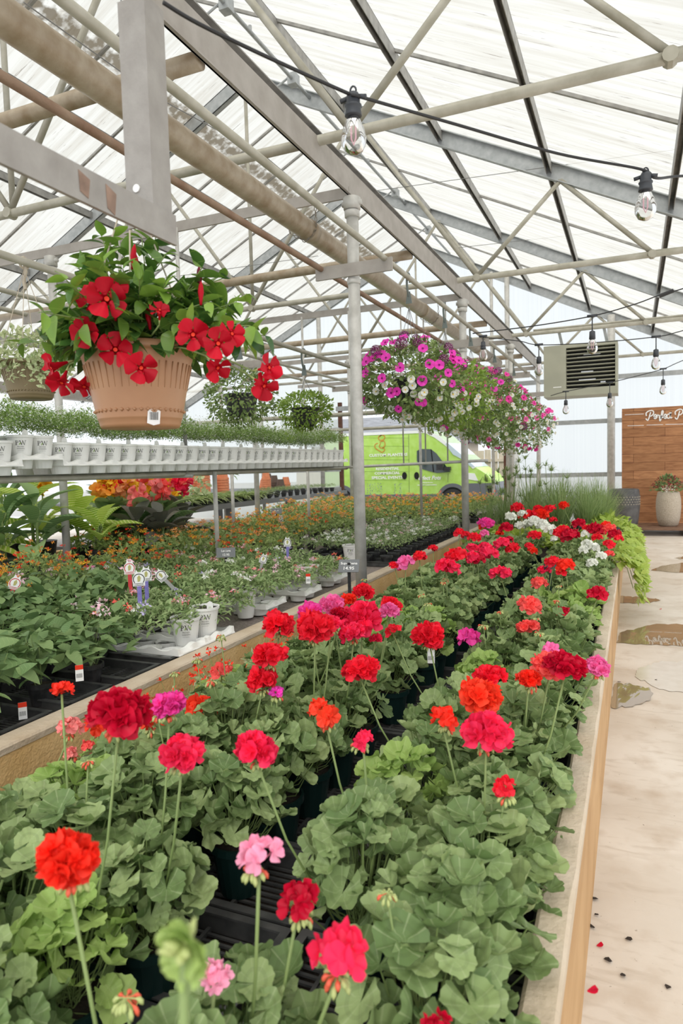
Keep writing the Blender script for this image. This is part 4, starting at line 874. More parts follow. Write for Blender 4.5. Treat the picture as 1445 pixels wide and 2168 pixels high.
# --- blooms read from the photograph: x, y, width in px, colour, kind
BL = [(140,1822,150,'scarlet','full',.93),(720,2020,150,'rose','loose',.80),(630,1905,105,'crimson','loose',.76),(548,1812,105,'lightpink','loose',.88),(455,2064,50,'lightpink','loose',.72),(962,1960,62,'crimson','loose',.62),(925,2180,80,'crimson','loose',.66),
(250,1508,145,'crimson','full',.98),(358,1492,82,'magenta','full',.88),(385,1595,102,'rose','full',.88),(540,1588,100,'rose','full',.88),(688,1510,76,'orangered','loose',.82),(768,1566,50,'rose','loose',.80),(130,1460,52,'scarlet','loose',.92),
(570,1385,82,'red','full',.86),(556,1440,80,'red','full',.78),(590,1322,76,'red','full',.90),(666,1330,96,'red','full',.92),(655,1297,60,'magenta','full',.93),(703,1280,58,'pink','full',.92),(765,1310,95,'rose','full',.88),(748,1340,60,'rose','full',.86),
(770,1253,50,'red','full',.88),(738,1270,42,'scarlet','full',.88),(828,1280,52,'red','full',.88),(822,1295,48,'pink','full',.86),(832,1335,40,'red','loose',.80),(908,1345,82,'red','full',.83),(762,1420,85,'red','full',.80),(992,1352,55,'magenta','loose',.66),
(1035,1430,72,'red','full',.82),(1012,1473,95,'orangered','full',.78),(936,1521,68,'scarlet','loose',.80),(1028,1553,116,'rose','full',.82),(1068,1668,55,'red','loose',.72),(1118,1436,60,'scarlet','full',.80),(1163,1408,84,'coral','full',.82),(1195,1412,86,'crimson','full',.86),
(1263,1411,64,'pink','full',.80),(1167,1376,42,'pink','loose',.78),(1116,1328,50,'coral','full',.72),(1122,1282,58,'coral','full',.76),(1140,1233,38,'coral','full',.76),(1192,1295,36,'crimson','loose',.70),(1263,1257,54,'crimson','full',.78),(1170,1190,42,'red','full',.80),
(1197,1197,44,'scarlet','full',.80),(1188,1210,30,'red','full',.76),(1060,1213,56,'rose','full',.78),(945,1200,80,'rose','full',.84),(965,1175,60,'red','full',.86),(858,1192,46,'pink','full',.86),(836,1198,34,'red','full',.84),(888,1178,36,'red','full',.84),(1000,1180,40,'rose','full',.80),
(1035,1172,58,'rose','full',.80),(1028,1158,38,'rose','full',.82),(1012,1185,40,'crimson','full',.78),(1062,1150,40,'rose','full',.80),(1000,1160,30,'rose','full',.80),(1030,1107,40,'magenta','full',.84),(1070,1117,38,'crimson','full',.84),(972,1127,32,'red','full',.84),(1023,1130,26,'pink','full',.80),(1005,1138,36,'red','full',.80),
(1085,1160,34,'red','full',.76),(1132,1133,36,'red','full',.76),(1120,1155,24,'red','full',.74),(1128,1166,26,'scarlet','full',.70),(1078,1142,22,'crimson','full',.78),(1205,1135,64,'crimson','full',.82),(1190,1125,40,'red','full',.82),(1225,1108,36,'crimson','full',.84),(1258,1120,42,'crimson','full',.84),(1262,1137,28,'red','full',.80),
(1288,1120,36,'coral','full',.84),(1300,1130,34,'crimson','full',.82),(1280,1112,28,'scarlet','full',.86),(1290,1152,32,'red','full',.76),(1288,1172,26,'coral','full',.72),(1308,1140,22,'red','full',.80),(1095,1075,32,'red','full',.88),(1120,1090,42,'red','full',.84),(1145,1088,36,'scarlet','full',.84),(1160,1078,34,'red','full',.86),(1138,1078,28,'red','full',.86),(1105,1090,24,'scarlet','full',.86),(1192,1069,24,'scarlet','full',.90),
(1080,1093,30,'white','full',.86),(1104,1087,22,'white','full',.88),(1118,1108,34,'white','full',.84),(1150,1112,38,'white','full',.82),(1165,1122,34,'white','full',.80),(1130,1102,30,'white','full',.84),(1172,1141,18,'white','full',.76),(1238,1130,24,'white','full',.80),(1244,1152,32,'white','full',.78),(1258,1160,30,'white','full',.76),(1234,1164,28,'white','full',.76),(1273,1176,26,'white','full',.72),(1253,1191,28,'white','full',.70),(1100,1112,24,'white','full',.82),
(148,1540,58,'salmon','loose',.62),(205,1595,40,'salmon','loose',.55),(188,1580,36,'coral','loose',.56),(318,1530,60,'orangered','loose',.70),(425,1500,72,'orangered','loose',.66),(520,1462,46,'orangered','loose',.66),(585,1465,30,'hotpink','loose',.74),(150,1595,30,'salmon','loose',.55),(795,1352,34,'rose','full',.80),(700,1320,50,'rose','full',.90),(720,1300,44,'crimson','full',.90),(1240,1118,22,'red','full',.84),(1170,1100,20,'red','full',.84)]
plants = []      # dicts: pos, column, heads
cols = [(-.325, 'hi', 'row beside the aisle'), (-.565, 'hi', 'second row from the aisle'), (-1.0, 'hi', 'third row from the aisle'), (-1.23, 'hi', 'fourth row from the aisle'), (-1.46, 'hi', 'fifth row from the aisle'), (-1.72, 'lo', 'low row near the middle wall')]
SKIP = {(2, 3), (1, 2), (2, 9), (1, 9), (1, 13)}
R1 = random.Random(11)
for ci, (x, kd, nm) in enumerate(cols):
    y = .62+.04*ci; i = 0; k = 0
    while y < 7.6:
        if (ci, i) not in SKIP and not (ci == 0 and y < .95) and not (ci == 5 and (y > 3.2 or i % 3 == 1)):
            plants.append(dict(p=Vector((x+R1.uniform(-.02, .02), y+R1.uniform(-.02, .02), .285)), c=ci, i=k, kd=kd, nm=nm, heads=[], y=y)); k += 1
        y += .215 if y < 4 else .25; i += 1
for b in BL:
    p = atZ(b[0], b[1], b[5])
    hi = [q for q in plants if (q['kd'] == 'lo') == (b[5] < .72 and p.x < -1.5)]
    q = min(hi or plants, key=lambda q: (q['p'].x-p.x)**2+(q['p'].y-p.y)**2+.02*len(q['heads']))
    q['heads'].append((p, b))
names = dict(red='red', crimson='dark crimson', rose='rose red', scarlet='scarlet', orangered='orange red', coral='coral', pink='bright pink', magenta='magenta', lightpink='pale pink', white='white', salmon='salmon', hotpink='hot pink')
# a few filler heads on far plants so that the distant bed stays colourful
for q in plants:
    if q['kd'] == 'hi' and q['y'] > 4.4 and len(q['heads']) == 0 and R1.random() < .35:
        p = q['p']+Vector((R1.uniform(-.08, .08), R1.uniform(-.08, .08), R1.uniform(.44, .52)))
        q['heads'].append((p, (0, 0, 0, R1.choice(['red', 'crimson', 'white', 'scarlet', 'rose']), 'full', p.z)))
    elif q['kd'] == 'lo' and R1.random() < .45:
        p = q['p']+Vector((R1.uniform(-.1, .1), R1.uniform(-.1, .1), R1.uniform(.22, .27)))
        q['heads'].append((p, (0, 0, 0, R1.choice(['salmon', 'orangered', 'coral']), 'loose', p.z)))
for q in plants:
    cs = []
    for _, b in q['heads']:
        if names[b[3]] not in cs: cs.append(names[b[3]])
    desc = (' and '.join(cs[:2])+' geranium') if cs else 'leafy bloomless geranium'
    t = thing('potted_geranium', f"{desc}, {nth(q['i'])} from camera in the {q['nm']}", 'potted plant', q['p'], R1.uniform(0, 6.28), 'potted geraniums in the concrete bed')
    near = q['y'] < 2.2
    put('pot', POT if q['kd'] == 'hi' else POTB, t)
    ff = R1.choice(GLOW) if q['kd'] == 'lo' else (R1.choice(GFOLb) if R1.random() < .09 else R1.choice(GFOLN if near else GFOL))
    put('foliage', ff, t, sc=(1, 1, R1.uniform(.88, 1.06)*(.86 if q['c'] == 4 else 1)) if q['kd'] == 'hi' and q['c'] not in (1, 2) else (.82, .9, R1.uniform(.88, 1.06)) if q['kd'] == 'hi' else (.9, .9, .75))
    inv = Matrix.Rotation(-t.rotation_euler[2], 3, 'Z')
    for (p, b) in q['heads']:
        lp = inv@(p-q['p']); dist = ((p-Vector((0, 0, EYE))).dot(Vector(fw)))
        dia = b[2]*dist/F if b[2] else R1.uniform(.085, .115)
        kind = b[4]
        if dist > 3.2 and kind == 'full': kind = 'far'
        sc = dia/.122; sc = max(.45, min(1.5, sc))
        h = put('flower_head', head(kind, R1.randrange(4), b[3]), t, lp, R1.uniform(0, 6), sc); h['label'] = names[b[3]]+' flower head'
        h.scale[2] *= R1.uniform(.85, 1.15); h.scale[1] *= R1.uniform(.85, 1.1); h.rotation_euler[0] = R1.uniform(-.3, .3); h.rotation_euler[1] = R1.uniform(-.3, .3)
        base = Vector((lp.x*.25, lp.y*.25, .17)); stem_obj(t, base, lp+Vector((0, 0, -.025*sc)), .0028)
        if dist < 2.6 and R1.random() < .6: put('bud_cluster', R1.choice(BUDS), t, lp+Vector((R1.uniform(-.01, .01), R1.uniform(-.01, .01), -.03*sc)), R1.uniform(0, 6), 1.0)
    if q['kd'] == 'hi' and q['y'] < 4 and R1.random() < .28:
        lp = Vector((R1.uniform(-.07, .07), R1.uniform(-.07, .07), R1.uniform(.44, .50))); put('bud_cluster', R1.choice(BUDS), t, lp, R1.uniform(0, 6), R1.uniform(.8, 1.1)); stem_obj(t, (lp.x*.2, lp.y*.2, .17), lp, .0022)
# tall shoot close to the lens
sp = Vector(fw*.47*F+RR*(390-CX)*.47-UU*(2010-CY)*.47)/F+Vector((0, 0, EYE))
t = thing('potted_geranium', 'geranium with a tall bright green shoot right before the camera', 'potted plant', (sp.x-.05, sp.y-.02, .285), 0, 'potted geraniums in the concrete bed')
put('pot', POT, t); put('foliage', GFOL[1], t, sc=(.9, .9, .9)); lp = sp-t.location; stem_obj(t, (.01, 0, .17), lp, .0035)
m = MB()
for k in range(5): m.tpl(GL[k % 6], frame(unit([U(-.7, .7), U(-.7, .7), 1]), unit([U(-1, 1), -1, .4])), (0, 0, U(-.01, .01)), U(.014, .022), .9)
for k in range(7): d = rdir(.1); m.tube([(0, 0, 0), d*.012, d*.02], [.003, .004, .001], 5, mi=1)
m.obj('young_shoot', [M['gleaf2'], M['bud']], t, lp, smooth=True)
# slotted trays
def tray_mesh(wx, wy, h=.055):
    m = MB(); a, b = wx/2, wy/2; w_ = .022
    for (p, q) in (((-a, -b), (a, -b+w_)), ((-a, b-w_), (a, b)), ((-a, -b), (-a+w_, b)), ((a-w_, -b), (a, b))): m.box((*p, h-.006), (*q, h))
    for (p, q) in (((-a+.012, -b+.012), (a-.012, -b+.016)), ((-a+.012, b-.016), (a-.012, b-.012)), ((-a+.012, -b+.012), (-a+.016, b-.012)), ((a-.016, -b+.012), (a-.012, b-.012))): m.box((*p, 0), (*q, h))
    n = 11
    for i in range(n): y = -b+.02+(wy-.04)*(i+.5)/n; m.box((-a+.016, y-.004, .002), (a-.016, y+.004, .008))
    for i in range(4): x = -a+.02+(wx-.04)*(i+.5)/4; m.box((x-.005, -b+.016, .0), (x+.005, b-.016, .012))
    return m.mesh('tray_grid', M['tray'])
TR = tray_mesh(.53, .30); TRL = tray_mesh(.60, .30)
k = 0; y = .62
while y < 7.4:
    for x, me, nm, zz in ((-.465, TR, 'right half beside the aisle wall', .285), (-1.06, TRL, 'middle strip left of the gap', .275), (-1.70, TRL, 'left strip by the middle wall', .275)):
        o = put('slotted_tray', me, None, (x, y, zz)); tag(o, f'black slotted tray under geraniums, {nth(k)} from camera, {nm}', 'plant tray', 'black carry trays in the geranium bed')
    y += .31; k += 1

# ================================================================ GENERIC BUSHY PLANTS
def bush(seed, n, R, H, tpl, sc, lm, z0=.05, flat=.5, up=.6, stems=0, stemmat='stem', spread=.7):
    global RNG
    r0 = RNG; RNG = random.Random(seed); m = MB()
    for i in range(n):
        a = U(0, 2*PI); rho = R*math.sqrt(U(0, 1)); zz = z0+H*(1-flat*(rho/R)**2)*U(.35, 1)**.6
        out = np.array([math.cos(a), math.sin(a), 0.]); p = np.array([rho*math.cos(a), rho*math.sin(a), zz])
        d = unit(out*spread+rdir()*.9+np.array([0, 0, up*.5])); nn = unit(np.array([0, 0, 1.])+rdir()*.6)
        m.tpl(tpl, frame(d, nn), p, U(.7, 1.15)*sc, U(0, 1), 0)
    for i in range(stems):
        a = U(0, 2*PI); rho = R*math.sqrt(U(0, 1))*.8; m.tube([(0, 0, .02), (rho*.5*math.cos(a), rho*.5*math.sin(a), z0+H*.4), (rho*math.cos(a), rho*math.sin(a), z0+H*.85)], .0016, 3, mi=1, cap=False)
    me = m.mesh('foliage', [lm, M[stemmat]], smooth=True); RNG = r0; return me
def dots(seed, n, R, H, z0, size, clusters, tpl=SM, flat=.5, dome=.6, zr=(.85, 1.08), name='blossoms'):
    """flower clusters on a dome; each cluster a small cap of petals; colours as material slots in clusters list"""
    global RNG
    r0 = RNG; RNG = random.Random(seed); m = MB(); mats = [M['p_'+c] for c in clusters]
    for i in range(n):
        a = U(0, 2*PI); rho = R*math.sqrt(U(0, 1)); zz = z0+H*(1-flat*(rho/R)**2)*U(*zr); c = np.array([rho*math.cos(a), rho*math.sin(a), zz]); s = size*U(.75, 1.2); mi0 = RNG.randrange(len(mats))
        for k in range(14):
            d = rdir(.0); mi = mi0 if (len(mats) < 2 or d[2] < .75) else (mi0+1) % len(mats)
            m.tpl(tpl, frame(rdir(), d), c+d*s*np.array([.5, .5, .5*dome]), s*.5, U(0, 1), mi)
    me = m.mesh(name, mats, smooth=False); RNG = r0; return me
def place(name, label, cat, group, loc, fol, flo=None, pot=None, sc=1, potname='pot'):
    t = thing(name, label, cat, loc, U(0, 6.28), group)
    if pot: put(potname, pot, t)
    put('foliage', fol, t, sc=sc)
    if flo:
        o = put('blossoms', flo, t, sc=sc); o['kind'] = 'stuff'
    return t
# lantana
LF = [bush(500+i, 150, .21, .30, OV1, .062, M['lanleaf'], .12, .35) for i in range(4)]
LB = [dots(520+i, 8, .19, .30, .165, .038, c, flat=.35, dome=.55, zr=(.9, 1.12)) for i, c in enumerate((['orange', 'yellow'], ['scarlet', 'orange'], ['orange', 'peach'], ['peach', 'yellow'], ['orange', 'yellow'], ['coral', 'peach']))]
GPL = 'lantanas filling the left bed'
rows = {}
y = 5.35; r_i = 0
while y < 13.6:
    x = -2.55 if y > 6.3 else -3.35; k = 0
    while x > (-5.3 if y < 11 else -6.2):
        white_zone = (x > -3.35 and 6.3 < y < 9.4)
        if not white_zone:
            far = y > 9
            b = RNG.choice(LB[:3] if not far else LB[2:])
            col = {0: 'orange and yellow', 1: 'red orange', 2: 'orange', 3: 'peach yellow', 4: 'orange and gold', 5: 'coral'}[LB.index(b)]
            place('lantana', f'{col} lantana, {nth(k)} from right, {nth(r_i)} row beyond the verbenas', 'flowering plant', GPL, (x+U(-.05, .05), y+U(-.05, .05), .42-.02), RNG.choice(LF), b, POTB, sc=(1, 1, U(.8, 1.05)))
        x -= .36; k += 1
    y += .36; r_i += 1
# white flowering tray plants right behind the near post
WF = [bush(560+i, 170, .12, .17, OV1, .028, M['verbleaf'], .10, .3) for i in range(3)]
WB = [dots(570+i, 6, .11, .17, .11, .03, c, flat=.3) for i, c in enumerate((['white'], ['white', 'palepink'], ['palepink', 'white']))]
BT = tray_mesh(.52, .27, .05)
y = 6.45; k = 0
while y < 9.4:
    for j, x in enumerate((-2.30, -2.52, -2.74, -2.96, -3.18)):
        place('bedding_plant', f'small grey green plant with {RNG.choice(["white", "pale"])} flowers, {nth(j)} from wall, tray row {nth(k)} beyond post', 'bedding plant', 'small white flowered plants in black trays', (x, y, .43), RNG.choice(WF), RNG.choice(WB) if U(0, 1) < .6 else None, POTB)
    if k % 2 == 0:
        for j, x in enumerate((-2.42, -2.95)):
            o = put('slotted_tray', BT, None, (x, y+.06, .425)); tag(o, f'black tray of white flowered plants, {nth(k//2)} from near end, {("wall", "inner")[j]} side', 'plant tray', 'black trays in the left bed')
    y += .215; k += 1
# pentas, near left
PF = [bush(600+i, 96, .18, .32, OV, .100, M['penleaf'], .06, .40, .4, 8, spread=1.0) for i in range(5)]
PB = [dots(610+i, 2, .12, .30, .15, .055, c, flat=.3, dome=.4) for i, c in enumerate((['palepink', 'lilac'], ['pink', 'palepink'], ['palepink', 'white']))]
y = 1.5; k = 0
while y < 3.9:
    for j in range(6):
        x = -2.38-j*.31
        if (k > 4 and j < 2) or (k == 4 and j == 0): continue
        b = RNG.choice(PB) if U(0, 1) < .35 else None
        place('pentas_plant', f'{"pentas with pink flowers" if b else "green leafy pentas"} in the near left bed, {nth(j)} from wall, {nth(k)} row', 'potted plant', 'green pentas in the near left bed', (x+U(-.03, .03), y+U(-.03, .03), .44), RNG.choice(PF), b, POTB, sc=(1, 1, U(.7, 1.0)))
    y += .32; k += 1
for i, (y, j) in enumerate(((1.9, 0), (2.25, 0), (2.6, 0), (2.95, 0), (3.3, 0), (1.9, 1), (2.25, 1), (2.6, 1))):
    o = put('slotted_tray', BT, None, (-2.46-.55*j, y, .425)); tag(o, f'black shuttle tray under pentas, {nth(i % 5)} from camera, {("wall side", "inner side")[j]}', 'plant tray', 'black trays in the left bed')
# lantanas and reds further back in the near left area
for i in range(22):
    x = -3.65-(i % 6)*.2+U(-.04, .04); y = 3.2+(i//6)*.5+U(-.06, .06); b = RNG.choice(LB[:2])
    place('lantana', f'small lantana with {"orange yellow" if b is LB[0] else "red orange"} flowers, {nth(i % 6)} from right, {nth(i//6)} row before the cannas', 'flowering plant', 'loose lantanas before the cannas', (x, y, .42), RNG.choice(LF), b, POTB, sc=(.8, .8, U(.75, .95)))
# verbena
VF = [bush(640+i, 420, .20, .21, OVL, .044, M['verbleaf'], .10, .3, .5) for i in range(4)]
VB = [dots(650+i, 4, .17, .20, .13, .045, c, flat=.3, dome=.5) for i, c in enumerate((['lilac', 'white'], ['palepink', 'white'], ['coral', 'peach'], ['white'], ['salmon', 'palepink']))]
vn = ['lilac', 'pale pink', 'coral', 'white', 'salmon']
y = 3.0; k = 0
while y < 5.5:
    for j in range(6):
        x = -2.40-j*.30
        if y < 3.7 and j > 2: continue
        b = RNG.randrange(5)
        place('verbena', f'verbena with {vn[b]} flowers, {nth(j)} from wall, {nth(k)} row before the lantanas', 'potted plant', 'verbenas in the left bed', (x+U(-.03, .03), y+U(-.03, .03), .43), RNG.choice(VF), VB[b], None, sc=(1, 1, U(.75, 1.0)))
    y += .29; k += 1
# loose trailing sprays over the wall (low bloom scraps) are part of verbenas above

# ================================================================ WHITE POTS WITH PRINT
def pw_logo(R, zc, s):
    """serif PW mark with a leaf and two lines of small print, wrapped on radius R facing -y"""
    m = MB()
    def q(poly, mi=0): n = len(poly); m.add([(x*s, 0, z*s) for x, z in poly], [tuple(range(n))], mi=mi)
    q([(-.95, -.5), (-.80, -.5), (-.80, .5), (-.95, .5)]); q([(-1.08, -.5), (-.67, -.5), (-.67, -.44), (-1.08, -.44)]); q([(-1.08, .44), (-.80, .44), (-.80, .5), (-1.08, .5)])
    A = np.linspace(PI/2, -PI/2, 9)
    for i in range(8):
        a, b = A[i], A[i+1]; ro, ri = (.40, .28), (.27, .20)
        P = lambda t, r_: (-.78+r_[0]*math.cos(t), .22+r_[1]*math.sin(t)); q([P(a, ro), P(b, ro), P(b, ri), P(a, ri)][::-1])
    q([(-.22, .5), (-.02, .5), (.30, -.5), (.20, -.5)]); q([(.20, -.5), (.26, -.5), (.52, .5), (.46, .5)]); q([(.36, .5), (.52, .5), (.84, -.5), (.76, -.5)]); q([(.76, -.5), (.82, -.5), (1.10, .5), (1.03, .5)]); q([(-.32, .44), (.08, .44), (.08, .5), (-.32, .5)]); q([(.92, .44), (1.22, .44), (1.22, .5), (.92, .5)])
    q([(-.25, -.5), (-.05, -.30), (.10, .05), (.12, .12), (-.10, -.02), (-.22, -.25)], 1)
    for txt, zz, h in (('PROVEN', -.98, .36), ('WINNERS', -1.42, .36), ('The #1 Plant Brand', -1.78, .17)):
        V, Fc = text_mesh(txt, h, .0, 'CENTER'); m.add([(x*s, 0, (z+zz)*s) for x, z, _ in V], Fc)
    me = m.mesh('logo_print', [M['ink'], M['grn']])
    for v in me.vertices:
        a = v.co[0]/R; v.co = (R*math.sin(a), -R*math.cos(a), zc+v.co[2])
    return me
WP = MB(); WP.lathe([(0, 0), (.052, 0), (.056, .02), (.0775, .182), (.084, .185), (.085, .20), (.080, .20), (.078, .19)], 28); WP.lathe([(.078, .186), (.0, .188)], 20, mi=1); WPOT = WP.mesh('pot_body', [M['white'], M['soil']], smooth=False)
LOGO = pw_logo(.0752, .150, .029)
TAGM = MB(); TAGM.prism([(-.016, 0), (.016, 0), (.018, .04), (.014, .058), (0, .066), (-.014, .058), (-.018, .04)], 1, -.0008, .0008); TAGW = TAGM.mesh('label_stake', M['white'])
def stake_marks():
    m = MB(); m.box((-.010, -.0014, .024), (.010, -.0009, .026)); m.box((-.007, -.0014, .030), (.007, -.0009, .032)); return m.mesh('stake_print', M['grn'])
STM = stake_marks()
AF = [bush(700+i, 380, .13, .27, OVL, .028, M['airleaf'], .17, .25, .9, 0) for i in range(3)]
AB = []
for i in range(3):
    RNG2 = random.Random(i); m = MB()
    for k in range(300):
        a = RNG2.uniform(0, 6.28); rho = .15*math.sqrt(RNG2.random()); z = .21+.29*(1-.3*(rho/.15)**2)*RNG2.uniform(.3, 1.05); c = (rho*math.cos(a), rho*math.sin(a), z)
        d = unit([RNG2.uniform(-1, 1), RNG2.uniform(-1, 1), RNG2.uniform(0, 1)]); m.tpl(SM, frame(unit([RNG2.uniform(-1, 1) for _ in range(3)]), d), c, RNG2.uniform(.008, .014), RNG2.random(), 0)
    AB.append(m.mesh('tiny_blooms', [M['p_white']]))
SX = -3.62; SZ = EYE+.012
def pw_pot(x, y, rz, label, group, z, stake=True, fol=True):
    t = thing('white_pot_plant', label, 'potted plant', (x, y, z), rz, group)
    put('pot_body', WPOT, t); put('logo_print', LOGO, t)
    if fol:
        i = RNG.randrange(3); s = U(.85, 1.1); put('foliage', AF[i], t, rotz=U(0, 6), sc=(1, 1, s)); o = put('tiny_blooms', AB[i], t, rotz=U(0, 6), sc=(1, 1, s)); o['kind'] = 'stuff'
    if stake:
        s = put('label_stake', TAGW, t, (.03, -.045, .17)); put('stake_print', STM, s, (0, 0, 0))
    return t
face = math.atan2(3.6, 5) # logos look toward the aisle
y = 2.55; k = 0
while y < 8.45:
    for j in range(3):
        dz = .04 if k in (4, 5) else 0
        ang = math.atan2(-(0-y), (0-(SX-.17*j)))  # direction to camera
        rz = math.atan2(0-y, 0-(SX-.17*j))+PI/2+U(-.25, .25)
        pw_pot(SX-.165*j, y, rz, f'white printed pot, {nth(k)} from near end, {("front", "middle", "back")[j]} row of high shelf', 'white pots on the high shelf', SZ+dz, stake=(j == 0 and k % 2 == 0))
    y += .165; k += 1
# carriers: flared skirts with cup bottoms
def carrier():
    """flared tray around 2 x 3 pots: wavy skirt peaking between pots, cup bottoms below"""
    m = MB(); L = .165; x1, x0 = .083, -.413
    loop = []   # around the edge: (x, y, outward x, outward y, wave phase)
    for k in range(25): f = k/24; loop.append((x1, -L+2*L*f, 1, 0, f*2))
    for k in range(1, 25): f = k/24; loop.append((x1+(x0-x1)*f, L, 0, 1, f*3))
    for k in range(1, 25): f = k/24; loop.append((x0, L-2*L*f, -1, 0, f*2))
    for k in range(1, 24): f = k/24; loop.append((x0+(x1-x0)*f, -L, 0, -1, f*3))
    V = []
    for (x, y, ox, oy, ph) in loop:
        pk = abs(math.cos(PI*ph))**3
        V += [(x-ox*.012, y-oy*.004, .080+.016*pk), (x+ox*(.010+.01*pk), y+oy*.0, .075+.02*pk), (x+ox*(.030-.006*pk), y+oy*.001, .060), (x+ox*.030, y+oy*.001, .052)]
    n = len(loop); m.add(V, [(i*4+k, ((i+1) % n)*4+k, ((i+1) % n)*4+k+1, i*4+k+1) for i in range(n) for k in range(3)])
    for i in range(2):
        for j in range(3): m.lathe([(.0, -.004), (.060, -.004), (.062, 0), (.074, .062)], 18, (-.165*j, -.0825+.165*i, 0))
    return m.mesh('carrier_body', M['white'])
CAR = carrier(); y = 2.55+.0825; k = 0
while y < 8.45:
    dz = .04 if k == 2 else 0
    o = put('plant_carrier', CAR, None, (SX, y, SZ-.012+dz)); tag(o, f'flared white plastic carrier holding printed pots on the high shelf, {nth(k)} from the near end', 'plant carrier', 'white plant carriers on the high shelf')
    y += .33; k += 1
# shelf frame
t = thing('hanging_shelf', 'hanging pipe shelf carrying the white printed pots', 'shelf', (0, 0, EYE))
for x in (-3.70, -4.05):
    m = MB(); m.tube([(x, 2.3, -.034), (x, 8.8, -.034)], .021, 10); m.obj('shelf_rail', M['pipe'], t, smooth=True)
for y in (2.35, 5.05, 8.78):
    m = MB(); m.tube([(-5.15, y, -.05), (-3.62 if y < 8 else -1.72, y, -.05 if y < 8 else .02)], .02, 10); m.obj('cross_rail', M['post'], t, smooth=True)
for x, y, zt in ((-3.68, 5.05, 2.12), (-4.32, 8.78, 2.12), (-3.60, 8.78, 2.12), (-4.32, 5.05, 2.12)):
    m = MB(); m.tube([(x, y, -.02), (x, y, zt)], .017, 8); m.obj('hanger_rod', M['post'], t, smooth=True)
for x, y in ((-4.7, 7.4), (-4.30, 8.78), (-3.62, 5.4)):
    m = MB(); m.tube([(x, y, -.02), (x, y, -1.03)], .022, 10); m.obj('leg', M['post'], t, smooth=True)
m = MB()
for i in range(42): y = 2.4+i*.152; m.tube([(-3.60, y, -.011), (-4.15, y, -.011)], .003, 4)
for x in (-3.6, -3.8, -4.0): m.tube([(x, 2.3, -.007), (x, 8.7, -.007)], .003, 4)
m.obj('wire_mesh', M['wire'], t)
t = thing('rail_post', 'three slim hanger rods in front of the parked van', 'pipe rail', (0, 0, 0))
for x in (-2.66, -2.35, -2.05):
    m = MB(); m.tube([(x-.2, 8.80, EYE-.0), (x-.2, 8.80, EYE+2.12)], .010, 8); m.obj('upright', M['post'], t, smooth=True)
pipe('low_post', (-2.86, 9.6, .42), (-2.86, 9.6, EYE+1.2), .02, 'post', 'slim post before the van behind the nearest basket', 'thin posts')
# printed pots on the bed near the wall
for i, (px, py, z) in enumerate(((455, 1350, .485), (395, 1372, .455), (205, 1345, .47), (655, 1243, .475), (742, 1190, .47), (520, 1300, .46))):
    p = atZ(px, py, z); 
    if p.x > -2.25: p.x = -2.27
    pw_pot(p.x, p.y, math.atan2(-p.y, -p.x)+PI/2, f'white printed pot low in the left bed, {("by the wall corner of the pale verbenas", "next to the tilted white pots", "among the pentas", "in the white tray near the post", "right behind the slate sign", "behind the nearest white pot")[i]}', 'white pots in the left bed', z-.02, stake=i in (0, 1), fol=False)
for i, (px, py) in enumerate(((455, 1362), (395, 1385), (640, 1262), (700, 1232), (560, 1290))):
    p = atZ(px, py, .45)
    if p.x > -2.25: p.x = -2.27
    o = put('plant_carrier', CAR, None, (p.x, p.y, .435), sc=.9); tag(o, f'white plastic carrier on the left bed, {("under the pot at the wall corner", "under the tilted white pots", "nearest the slate sign", "just behind the slate sign", "between the two verbena groups")[i]}', 'plant carrier', 'white carriers in the left bed')
# ================================================================ HANGING BASKETS
def basket_pot(R, H, mt, dots_=True):
    m = MB(); rb = R*.70
    m.lathe([(0, 0), (rb*.96, 0), (rb, .008), (rb*1.03, H*.10), (rb*1.045, H*.105), (rb*1.05, H*.12), (R*.93, H*.80), (R*.955, H*.86), (R*.96, H*.87), (R*.965, H*.90), (R*1.03, H*.905), (R*1.045, H*.93), (R*1.045, H), (R*1.02, H), (R*1.0, H*.94), (0, H*.90)], 72, rib=lambda t, j: (.006*math.cos(t*24) if j in (6,) else 0))
    for k in range(36):
        a = 2*PI*k/36; r = rb*1.11; m.lathe([(0, .010), (.006, .006), (.008, 0)], 8, (0, 0, 0)) if 0 else None
    me = m.mesh('pot_body', mt, smooth=True); return me
def beads(R, H, mt):
    m = MB(); rb = R*.70
    for k in range(44):
        a = 2*PI*k/44
        for (z, w_) in ((.20, .0055),):
            f = (z-.12)/(.80-.12); r = rb*1.05+(R*.93-rb*1.05)*f; m.tube([(r*.985*math.cos(a), r*.985*math.sin(a), H*z-.004), (r*1.018*math.cos(a), r*1.018*math.sin(a), H*z), (r*.985*math.cos(a), r*.985*math.sin(a), H*z+.005)], [.002, w_, .002], 6)
        a += PI/44; r0, r1 = rb*1.05+(R*.93-rb*1.05)*.5, R*.925
        m.tube([(r0*math.cos(a), r0*math.sin(a), H*.46), (r1*1.006*math.cos(a), r1*1.006*math.sin(a), H*.77)], [.0006, .0016], 6)
    return m.mesh('pot_beading', mt, smooth=True)
# mandevilla basket
MY = 1.50; c0 = atY(295, 830, MY); MXc = c0.x; zb = atY(300, 908, 1.52).z; BR, BH = .152, .215
t = thing('mandevilla_basket', 'tan hanging basket of red trumpet flowers nearest the camera', 'hanging basket', (MXc, MY, zb), group=None)
put('pot_body', basket_pot(BR, BH, M['tan']), t); put('pot_beading', beads(BR, BH, M['tan']), t)
top = np.array([.0, 0, .66])
for a in (.4, 2.3, 3.7, 5.3):
    m = MB(); p = np.array([BR*math.cos(a), BR*math.sin(a), BH]); m.tube([p, top], .0022, 5); m.obj('hanging_string', M['string'], t)
m = MB(); m.tube([top, top+np.array([0, 0, .9]), top+np.array([0, 0, 2.0])], .002, 5); m.obj('hanging_wire', M['wire'], t)
